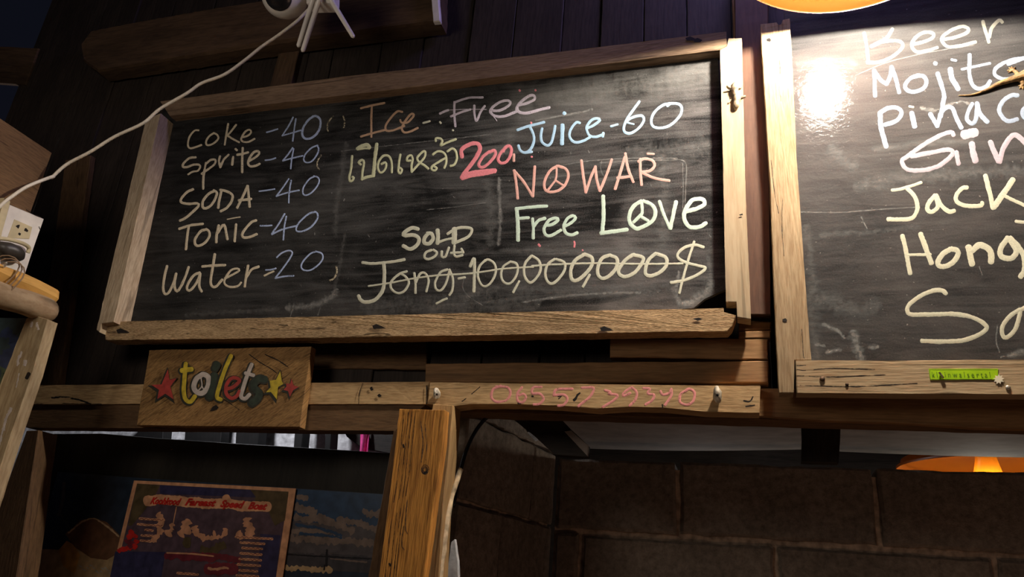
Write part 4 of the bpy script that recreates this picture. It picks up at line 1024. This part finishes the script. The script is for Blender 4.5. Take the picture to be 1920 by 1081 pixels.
for w_, pts, m in ((9, [(310, 485), (380, 490)], cloud), (16, [(290, 560), (380, 580), (430, 605)], cloud), (13, [(300, 640), (440, 650), (560, 670), (720, 740)], cloud), (15, [(820, 590), (900, 610), (960, 620)], cloud),
                   (12, [(620, 655), (760, 680), (900, 730), (940, 730)], cloud), (14, [(270, 800), (500, 810), (700, 820), (920, 840)], cloud), (10, [(280, 745), (400, 740), (540, 745)], cloud), (14, [(250, 870), (500, 880), (900, 900)], cloud2), (5, [(300, 690), (480, 720), (640, 770)], sky), (5, [(330, 760), (500, 770), (640, 790)], sky),
                   (3, [(560, 945), (700, 962), (830, 972)], cloud), (10, [(230, 1020), (400, 1025), (560, 1035)], sand), (3, [(240, 915), (500, 930), (900, 950)], blk)):
    g.stroke(Q(*pts), w_, yp - .0002, m, thick=0, rough=.5)
g.stroke(Q((530, 900), (530, 940), (528, 1000)), 4.5, yp - .0004, blk, thick=0); g.stroke(Q((532, 882), (533, 890)), 4, yp - .0004, blk, thick=0); g.stroke(Q((515, 995), (510, 1030)), 3, yp - .0004, blk, thick=0)
g.fill([(72, 1028), (110, 1030), (125, 1014), (135, 1020), (170, 1040), (200, 1048), (232, 1030), (210, 1160), (45, 1160)], yp, sand)
g.fill([(110, 1031), (125, 1013), (138, 1020), (150, 1040), (140, 1075), (118, 1060)], yp - .0002, osand)
g.fill([(122, 1000), (135, 990), (150, 975), (175, 970), (200, 978), (225, 1003), (232, 1030), (200, 1049), (170, 1045), (140, 1025)], yp - .0004, rock)
g.stroke([(128, 998), (140, 989), (158, 975), (180, 973), (205, 990), (222, 1005)], 3, yp - .0006, drift, thick=0, rough=.6)
g.stroke([(112, 960), (120, 975), (130, 990)], 2, yp - .0006, cloud2, thick=0, rough=.6); g.stroke([(120, 905), (118, 935), (110, 965)], 6, yp, cloud2, thick=0)
for k in range(14): g.stroke([(150 + k * 4.2 + random.uniform(-2, 2), 1060 + 6 * math.sin(k) + k * .8), (153 + k * 4.2, 1062 + 6 * math.sin(k) + k * .8)], random.uniform(1.5, 3), yp - .0006, pm('print_glint', (0.5, 0.45, 0.38)) if k == 0 else bpy.data.materials['print_glint'], thick=0)  # pale specks painted in as the bulb's reflection on the print
g.build('printed_scene', pn)

po = empty('poster', P(370, 1100, YD - .008)); tag(po, 'laminated speed boat poster with a tan border and red script title', 'poster')
yq = YD - .010
tan = pm('poster_border', (0.899, 0.435, 0.232), .25); pur = pm('poster_dusk', (0.120, 0.075, 0.095), .25); grn = pm('poster_foliage', (0.123, 0.087, 0.043), .25); nav2 = pm('poster_navy', (0.050, 0.045, 0.110), .25); red = pm('poster_red', (0.652, 0.029, 0.022), .3); dred = pm('poster_dark_red', (0.203, 0.029, 0.043), .3); cl3 = pm('poster_cloud', (0.754, 0.362, 0.203), .3)
g = Geo(); g.poly([(251, 900), (555, 915), (512, 1200), (178, 1200)], yq, .0015, tan, amp=0, bev=.0004); pp = g.build('print', po, label='tan bordered sheet')
g = Geo(); R5, R6 = crop(200, 890, 5.66), crop(380, 890, 5.66)
g.fill([(257, 906), (541, 921), (500, 1200), (186, 1200)], yq, pur)
g.fill([(257, 906), (300, 909), (290, 930), (268, 960), (247, 985), (240, 985)], yq - .0002, grn); g.fill([(470, 918), (541, 921), (534, 975), (515, 985), (500, 950), (480, 940)], yq - .0002, grn)
g.fill([(300, 909), (470, 918), (480, 932), (300, 925)], yq - .0002, nav2); g.fill([(216, 1033), (310, 1034), (290, 1160), (190, 1160)], yq - .0002, nav2); g.fill([(488, 1000), (526, 1003), (508, 1160), (480, 1160)], yq - .0002, nav2)
g.stroke(R5((430, 270), (600, 262), (800, 280), (1132, 305)), 19, yq - .0004, tan, thick=0, rough=.1); g.stroke(R6((0, 305), (130, 305), (240, 300), (430, 330), (580, 330), (690, 335)), 19, yq - .0005, tan, thick=0, rough=.1); g.stroke(R6((250, 240), (256, 262)), 15, yq - .0005, tan, thick=0)
for pts, w_ in (([(560, 420), (580, 470), (560, 600), (500, 690)], 12), ([(700, 540), (650, 620)], 12), ([(850, 500), (830, 580), (800, 620)], 17), ([(950, 560), (960, 640), (1020, 680)], 12)): g.stroke(R5(*pts), w_, yq - .0004, cl3, thick=0, rough=.6)
for pts, w_ in (([(470, 480), (500, 560), (500, 640)], 15), ([(120, 600), (122, 640)], 6), ([(240, 580), (200, 650), (10, 670)], 9), ([(380, 620), (420, 650)], 10)): g.stroke(R6(*pts), w_, yq - .0004, cl3, thick=0, rough=.6)
g.stroke(R5((865, 690), (850, 740)), 15, yq - .0006, grn, thick=0, rough=.4); g.stroke(R5((740, 340), (705, 520)), 2, yq - .0003, cl3, thick=0)
g.stroke(R5((640, 860), (900, 860), (1132, 880)), 14, yq - .0004, dred, thick=0, rough=.3); g.stroke(R5((640, 825), (900, 835), (1132, 860)), 3, yq - .0006, cl3, thick=0); g.stroke(R6((0, 850), (200, 870), (380, 900)), 12, yq - .0004, dred, thick=0, rough=.3)
g.stroke(R6((60, 1000), (200, 990), (330, 1000)), 22, yq - .0004, dred, thick=0, rough=.2); g.stroke(R6((60, 990), (130, 995), (270, 990)), 4, yq - .0006, cl3, thick=0, rough=.6)
g.stroke(R6((0, 800), (120, 780), (220, 760)), 14, yq - .0003, grn, thick=0, rough=.5)
for x, y, r_ in ((250, 600, 9), (230, 650, 9), (290, 640, 9), (200, 700, 8), (260, 710, 10), (310, 690, 8), (240, 740, 9), (290, 745, 8)): g.stroke(R5((x, y), (x + 20, y + 14)), r_, yq - .0005, red if (x // 10) % 2 else dred, thick=0, rough=.5)
g.stroke(R5((130, 800), (200, 780), (300, 760)), 9, yq - .0004, red, thick=0, rough=.4)
def lines(R, rows):
    for x0, x1, y in rows:
        g.stroke(R((x0, y), (x1, y + (x1 - x0) * .06)), 4.4, yq - .0007, tan, thick=0, rough=.2)
        n = max(3, int((x1 - x0) / 22)); pts = [(x0 + (x1 - x0) * i / n, y + (x1 - x0) * .06 * i / n + (-7 if i % 2 else 6)) for i in range(n + 1)]
        g.stroke(R(*pts), 1.1, yq - .0009, dred, thick=0, rough=.3)
lines(R5, [(350, 600, 462), (330, 590, 522), (410, 490, 583), (370, 490, 640), (360, 470, 695), (750, 970, 1040)])
lines(R6, [(350, 740, 655), (400, 655, 715), (420, 630, 772), (400, 625, 830), (390, 620, 890), (370, 610, 948), (390, 580, 1010), (360, 590, 1062)])
g.build('printed_scene', pp)
a = P(281, 945, yq - .0014); b = P(501, 955, yq - .0014); xd = (b - a).normalized()
for wrd, x0, x1, y0, y1 in (('Koohkood', 281, 338, 943.5, 946), ('Fareast', 346, 404, 946, 948.5), ('Speed', 412, 457, 949, 952), ('Boat', 464, 500, 953, 955)):
    a = P(x0, y0, yq - .0014); b = P(x1, y1, yq - .0014); xd = (b - a).normalized(); zd = V((0, 0, 1))
    tx = font_text(wrd, .019, red, pp, 'printed_word', a, xd, zd, shear=.35, bold=.0009)
    L0 = wloc(tx) - tx.location + tx.location; o0 = V(a) - wloc(tx)
    wd = max((v.co - o0).dot(xd) for v in tx.data.vertices); s_ = (b - a).length / wd
    for v in tx.data.vertices:
        q = v.co - o0; al = q.dot(xd); v.co = o0 + xd * al * s_ + (q - xd * al)
# ------------------------------------------------------------------ hanging lamps
def pendant(name, c, bulb_dz, label, group, top, holder=None):
    o = empty(name, c); tag(o, label, 'lamp', group)
    g = Geo(); R = RIM_R
    prof = [(R, .0), (R * .995, .004), (R * .945, .008), (R * .935, .022), (R * .90, .0235), (R * .86, .026), (R * .72, .060), (R * .50, .098), (R * .25, .120), (.03, .128)]
    th = .004
    g.lathe(c, prof + [(r + .001, z + th) for r, z in reversed(prof)] + [(R, 0)], M['shade'], 72); g.build('lamp_shade', o, smooth=True)
    g = Geo(); g.lathe(c, [(.012, .175), (.026, .17), (.028, .128), (.026, .085), (.018, .08)] if not holder else holder, M['white_plastic'] if not holder else M['shade'], 28); g.build('bulb_holder', o, smooth=True)
    g = Geo(); g.ball(c + V((0, 0, bulb_dz)), .030, M['bulb'] if not holder else M['bulb2']); g.build('bulb', o, smooth=True)
    g = Geo(); g.tube([c + V((0, 0, .15)), V((c.x, c.y, top))], .004, M['black_plastic'], 8); g.build('cord', o, smooth=True)
    return o
M['bulb2'] = glow('bulb_glow_back', BULB_C, 260.0)
pendant('pendant_lamp', BULB - V((0, 0, RIM_DROP)), RIM_DROP, 'glowing yellow dish lamp hanging above the Beer blackboard, only its lower rim in view', None, 3.4)
pendant('pendant_lamp', P(1852, 882, 2.35), -.036, 'second glowing yellow lamp seen through the gap above the block wall', None, 2.42, [(.014, .13), (.015, .08), (.038, -.022), (.032, -.024)])

# ------------------------------------------------------------------ security camera, its cable, socket and plug
cm = empty('security_camera', P(590, -25, 1.17)); tag(cm, 'white ball security camera with three stick aerials under the roof beam', 'camera')
yc = 1.12; cc = P(534, -8, yc); k_ = (cc - CAM).length / F; rb = 41 * k_ * .93
tocam = (CAM - cc).normalized(); rt = V((1, 0, 0)); rt = (rt - tocam * rt.dot(tocam)).normalized(); upc = tocam.cross(rt)
if upc.z < 0: upc = -upc
g = Geo(); g.ball(cc, rb, M['white_plastic'], seg=40, rings=24); g.build('body', cm, smooth=True)
ax = (tocam * .93 - rt * .33 + upc * .02).normalized()
g = Geo(); pr_ = [(0.0001, rb * 1.015)] + [(rb * 1.015 * math.sin(t), rb * 1.015 * math.cos(t)) for t in [math.radians(a) for a in (6, 12, 18, 24, 30, 34, 36)]] + [(rb * .97 * math.sin(math.radians(37)), rb * .97 * math.cos(math.radians(37)))]
g.lathe(cc, pr_, M['black_plastic'], 40, ax); g.build('lens_window', cm, smooth=True)
g = Geo()
for q in (-.28, .05): g.ball(cc + ax * rb * 1.0 + rt * rb * q + upc * rb * .16, rb * .09, M['grey_plastic'], seg=12, rings=8)
g.build('lens', cm, smooth=True)
g = Geo(); g.plank([P(570, -40, yc), P(624, -44, yc), P(622, 3, yc), P(573, 4, yc)], .03, M['white_plastic'], amp=0, bev=.004); g.build('mount', cm)
for (x0, y0, x1, y1) in ((588, -4, 559, 88), (600, -4, 567, 97), (617, -6, 663, 70)):
    a, b = P(x0, y0, yc - .012), P(x1, y1, yc - .012); g = Geo(); u = (b - a)
    g.tube([a, a + u * .5, a + u * .97, b], [5.2 * k_ * .8, 5.0 * k_ * .8, 4.4 * k_ * .8, 2.0 * k_ * .8], M['white_plastic'], 14); g.build('aerial', cm, smooth=True)
px_ = [(578, 18), (556, 40), (522, 66), (490, 88), (455, 116), (420, 140), (378, 156), (350, 175), (300, 204), (268, 231), (215, 256), (170, 284), (125, 308), (98, 332), (50, 350), (20, 370), (2, 386), (-20, 402)]
pts = [P(x, y, yc + (1.03 - yc) * i / (len(px_) - 1)) for i, (x, y) in enumerate(px_)]
XP = -1.400
pts[-4] = P(98, 331, 1.042); pts[-3] = PX(52, 349, XP + .045)
pts[-2:] = [PX(20, 370, XP + .034), PX(6, 381, XP + .030), PX(-10, 396, XP + .026)]
g = Geo(); g.tube(catmull(pts, 6), .0034, M['cable'], 10); tag(g.build('power_cable', smooth=True, origin=pts[-1]), 'thin white cable sagging from the security camera down to the wall socket', 'cable')

XP = -1.400
ye = PX(92, 300, XP).y
g = Geo(); g.box((XP - .16, ye - .42, 0), (XP, ye, PX(60, 262, XP).z), M['header_dark']); structure(g.build('trim_30'))
g = Geo(); g.plank([P(-60, 84, 1.36), P(72, 90, 1.36), P(48, 158, 1.36), P(-70, 150, 1.36)], .01, M['beam']); structure(g.build('trim_32'))
so = empty('wall_socket', PX(30, 500, XP)); tag(so, 'yellowed white double socket plate on the brown post at far left', 'socket')
XF = XP + .016
def F2(*pts): return [PX(x, y, XF) for x, y in pts]
g = Geo(); g.polyw(F2((18, 383), (83, 410), (45, 521), (-16, 494)), .016, M['white_plastic'], amp=0, bev=.002, back=(-1, 0, 0)); g.build('plate', so)
g = Geo(); g.polyw([v + V((.008, 0, 0)) for v in F2((2, 371), (14, 377), (-14, 490), (-30, 485))], .022, M['ivory'], amp=0, bev=.002, back=(-1, 0, 0)); g.build('conduit_cover', so, label='yellowed conduit cover')
D9 = crop(0, 360, 9)
g = Geo(); g.polyw([v + V((.0012, 0, 0)) for v in F2(*D9((240, 458), (540, 590), (490, 790), (120, 772)))], .002, M['ivory'], amp=0, bev=.0006, back=(-1, 0, 0)); ins = g.build('outlet', so, label='yellowed three hole outlet')
g = Geo()
for hp in ([(250, 572), (290, 552), (326, 550), (318, 585), (300, 618)], [(395, 650), (410, 610), (432, 605), (470, 650), (450, 675)], [(292, 708), (312, 680), (347, 700), (328, 736)]):
    w_ = [v + V((.0016, 0, 0)) for v in F2(*D9(*hp))]; g.add(w_, [tuple(range(len(w_)))], M['hole'])
g.build('pin_hole', ins)
g = Geo()
for a, b in (((440, 296), (520, 345)), ((590, 380), (690, 425)), ((655, 580), (672, 630))):
    q = F2(*D9(a, b)); g.tube([v + V((.0004, 0, 0)) for v in q], .0008, M['hole'], 6)
g.build('gap', so)
pl = empty('power_plug', PX(24, 472, XF)); tag(pl, 'dark moulded plug with a pale rim pushed into the wall socket', 'plug')
c0 = PX(20, 472, XF + .016)
g = Geo(); g.ball(c0, (.020, .030, .016), M['grey_plastic'])
for v in g.v: v += jit(v, .003, 70, 4)
g.build('body', pl, smooth=True)
g = Geo(); g.tube(catmull([PX(-8, 446, XF + .018), PX(18, 449, XF + .020), PX(42, 456, XF + .016), PX(54, 464, XF + .012), PX(52, 474, XF + .010)], 5), [.0040] * 21, M['ivory'], 10); g.build('rim', pl, smooth=True, label='pale plug rim')
g = Geo(); g.tube(catmull([PX(-4, 478, XF + .03), PX(-30, 490, XF + .05), PX(-70, 520, XF + .04)], 5), .004, M['black_plastic'], 8); g.build('cord', pl, smooth=True)

# ------------------------------------------------------------------ split logs and the painting under them
def log(name, a, b, r, m, label, seg, amp, flat):
    a, b = Vector(a), Vector(b); n = 26; g = Geo()
    g.tube([a.lerp(b, i / n) for i in range(n + 1)], [r * (1 if 0 < i < n else .9) for i in range(n + 1)], m, seg)
    if flat: 
        for v in g.v: v.z = a.z + (v.z - a.z)
    for v in g.v: v += jit(v, amp, 16, r * 100)
    o = g.build(name, smooth=not flat, origin=(a + b) / 2); tag(o, label, 'log'); return o
lg = log('split_log', P(-60, 487, .92), P(98, 560, 1.09), .021, M['log'], 'orange split log with a grey top, the upper one under the wall socket', 7, .004, True)
lg2 = log('driftwood_log', P(-60, 533, .915), P(92, 584, 1.085), .0235, M['bark'], 'pale bark covered log under the orange split log', 16, .006, False)
g = Geo()
for q in range(3):
    c = P(2 + q * 5, 520 + q * 6, .985); pts = [c + V((.035 * math.cos(t) * .8, .01 * math.sin(2 * t), .045 * math.sin(t))) for t in [i * math.pi / 10 for i in range(21)]]
    g.tube(pts, .0013, M['frame_dark'], 7)
g.tube([P(8, 500, .97), P(12, 492, .96)], .002, M['steel'], 6); g.tube([P(0, 500, .97), P(-2, 485, .96)], .002, M['steel'], 6)
tag(g.build('binding_cord', smooth=True, origin=P(5, 530, .985)), 'greyish cord wound round the two logs at the left edge', 'cord')
pt = empty('framed_painting', P(0, 800, 1.06)); tag(pt, 'dark green painting in a chipped wooden frame hanging below the logs', 'painting')
g = Geo(); g.poly([(-170, 592), (54, 596), (-18, 780), (-130, 1110), (-330, 1110)], 1.062, .006, pm('dark_green_canvas', (0.035, 0.060, 0.065), .6), amp=0); cv = g.build('canvas', pt)
g = Geo()
for pts, w_, c in (([(10, 625), (28, 640), (20, 660)], 22, (0.03, 0.05, 0.12)), ([(5, 690), (15, 700), (0, 720)], 16, (0.07, 0.10, 0.05)), ([(20, 660), (5, 680)], 18, (0.03, 0.045, 0.10))):
    g.stroke(pts, w_, 1.062, pm('canvas_paint', c, .6), thick=0, rough=.5)
g.build('paint_patch', cv)
g = Geo(); g.poly([(50, 596), (62, 590), (89, 598), (60, 700), (22, 810), (-75, 1110), (-125, 1110), (-20, 770)], 1.055, .024, M['paint_chipped'], horiz=False); st_ = g.build('frame_stile', pt)
g = Geo()
for pts, w_ in (([(70, 606), (72, 616)], 6), ([(40, 660), (34, 675), (32, 684)], 5), ([(48, 676), (46, 684)], 5), ([(36, 700), (30, 725)], 3), ([(20, 765), (10, 790), (6, 805)], 5), ([(60, 604), (58, 612)], 4), ([(10, 790), (-4, 840)], 4)): g.stroke(pts, w_, 1.055, pwh, thick=.0002, rough=.5)
g.build('paint_chip', st_); g = Geo(); g.stroke([(54, 700), (50, 708)], 7, 1.055, M['hole'], thick=0); g.build('knot_hole', st_)

# ------------------------------------------------------------------ geckos
def lizard(name, chains, m, label, y0):
    g = Geo()
    for ch in chains:
        pts = [P(x, y, y0 - r * .0010) for x, y, r in ch]
        g.tube(catmull(pts, 4), [r * .00105 for r in catmull([V((c[2], 0, 0)) for c in ch], 4) for r in [r.x]], m, 10)
        for x, y, r in (ch[0], ch[-1]): g.ball(P(x, y, y0 - r * .001), r * .00105, m, seg=10, rings=6)
    o = g.build(name, smooth=True, origin=P(chains[0][0][0], chains[0][0][1], y0))
    rm = o.modifiers.new('skin', 'REMESH'); rm.mode = 'VOXEL'; rm.voxel_size = .0009; rm.use_smooth_shade = True
    tag(o, label, 'gecko'); return o
lizard('gecko', [[(1378, 157, 4), (1378, 165, 6.5), (1379, 174, 5.5), (1382, 184, 6.5), (1381, 192, 6), (1380, 199, 5.5), (1379, 205, 2.6)],
                 [(1375, 165, 2.6), (1369, 165, 2), (1364, 161, 1.6)], [(1374, 168, 2.6), (1367, 170, 2), (1358, 172, 1.8)], [(1382, 164, 2.6), (1388, 165, 2.2), (1391, 160, 1.8)], [(1377, 185, 2.6), (1371, 187, 2), (1366, 193, 1.8)], [(1386, 184, 2.6), (1391, 183, 2.4), (1396, 181, 2.6)], [(1372, 185, 1.6), (1370, 183, 1.5)], [(1378, 157, 3), (1373, 159, 2)]],
       M['gecko_pale'], 'small pale tailless gecko clinging head down to the right frame of the soft drink board', YF)
toes = lambda x, y, vs: [[(x, y, 1.8), (x + a, y + b, 1.1)] for a, b in vs]
lizard('gecko', [[(1798, 179, 1.0), (1820, 178, 1.6), (1838, 173, 2.2), (1855, 166, 3), (1870, 158, 4), (1890, 151, 5), (1906, 146, 6.4), (1925, 139, 9), (1950, 130, 11), (1980, 121, 9.5), (1996, 116, 8), (2016, 109, 9.5), (2034, 103, 5)],
                 [(1908, 144, 4.2), (1906, 136, 3.4), (1899, 131, 2.4)], [(1914, 150, 4.2), (1918, 157, 3.4), (1916, 160, 2.4)], [(1980, 118, 3.6), (1976, 106, 2.8), (1984, 98, 2.2)], [(1986, 126, 3.6), (1996, 136, 2.8), (1990, 144, 2.2)]]
       + toes(1899, 131, [(-8, 5), (-10, 1), (-7, -4), (-2, -6), (4, -5)]) + toes(1916, 160, [(-4, 6), (2, 7), (-6, 1), (7, 5)]),
       M['gecko'], 'slim brown gecko with a long tail crawling across the word Mojito', YB)

# ------------------------------------------------------------------ peeled branch by the post, towel
pts = catmull([P(*q) for q in [(944, 762, 1.40), (926, 772, 1.395), (905, 790, 1.39), (888, 814, 1.385), (874, 845, 1.378), (866, 872, 1.372), (858, 905, 1.368), (850, 950, 1.365)]], 5)
g = Geo(); g.tube(pts, .0038, M['black_plastic'], 10)  # shaded top of the same branch, drawn as a separate dark tube
tag(g.build('shaded_branch', smooth=True, origin=pts[0]), 'thin upper part of the branch, coloured dark for the shade behind the header', 'shaded_branch')
pts = catmull([P(*q) for q in [(865, 878, 1.345), (855, 905, 1.335), (845, 935, 1.325), (838, 970, 1.315), (832, 1010, 1.31), (826, 1050, 1.305), (820, 1100, 1.30), (814, 1180, 1.30)]], 5); n = len(pts)
g = Geo(); g.tube(pts, [.0044 + .0042 * i / n for i in range(n)], M['stick'], 12)
for v in g.v: v += jit(v, .0016, 60, 2)
tag(g.build('branch', smooth=True, origin=pts[-1]), 'bent pale peeled branch running up beside the orange door post', 'branch')
g = Geo(); g.poly([(846, 1015), (852, 1010), (858, 1050), (862, 1200), (822, 1200), (840, 1060)], 1.352, .01, M['plaster'], horiz=False); structure(g.build('trim_31'))
g = Geo(); n = 24; vs = []; fs = []
a, b, c, d = P(676, 806, YR - .045), P(692, 806, YR - .045), P(690, 900, YR - .045), P(668, 900, YR - .045)
for i in range(n + 1):
    for j in range(13):
        p = a.lerp(b, i / n).lerp(d.lerp(c, i / n), j / 12); p.y += .012 * math.sin(i / n * 9 + j * .2); vs.append(p)
for i in range(n):
    for j in range(12): fs.append((i * 13 + j, (i + 1) * 13 + j, (i + 1) * 13 + j + 1, i * 13 + j + 1))
g.add(vs, fs, M['pink']); tw = g.build('towel', smooth=True, origin=(a + b) / 2); so_ = tw.modifiers.new('thick', 'SOLIDIFY'); so_.thickness = .004
tag(tw, 'bright pink towel hanging in the room behind, seen through the gap above the door', 'towel')
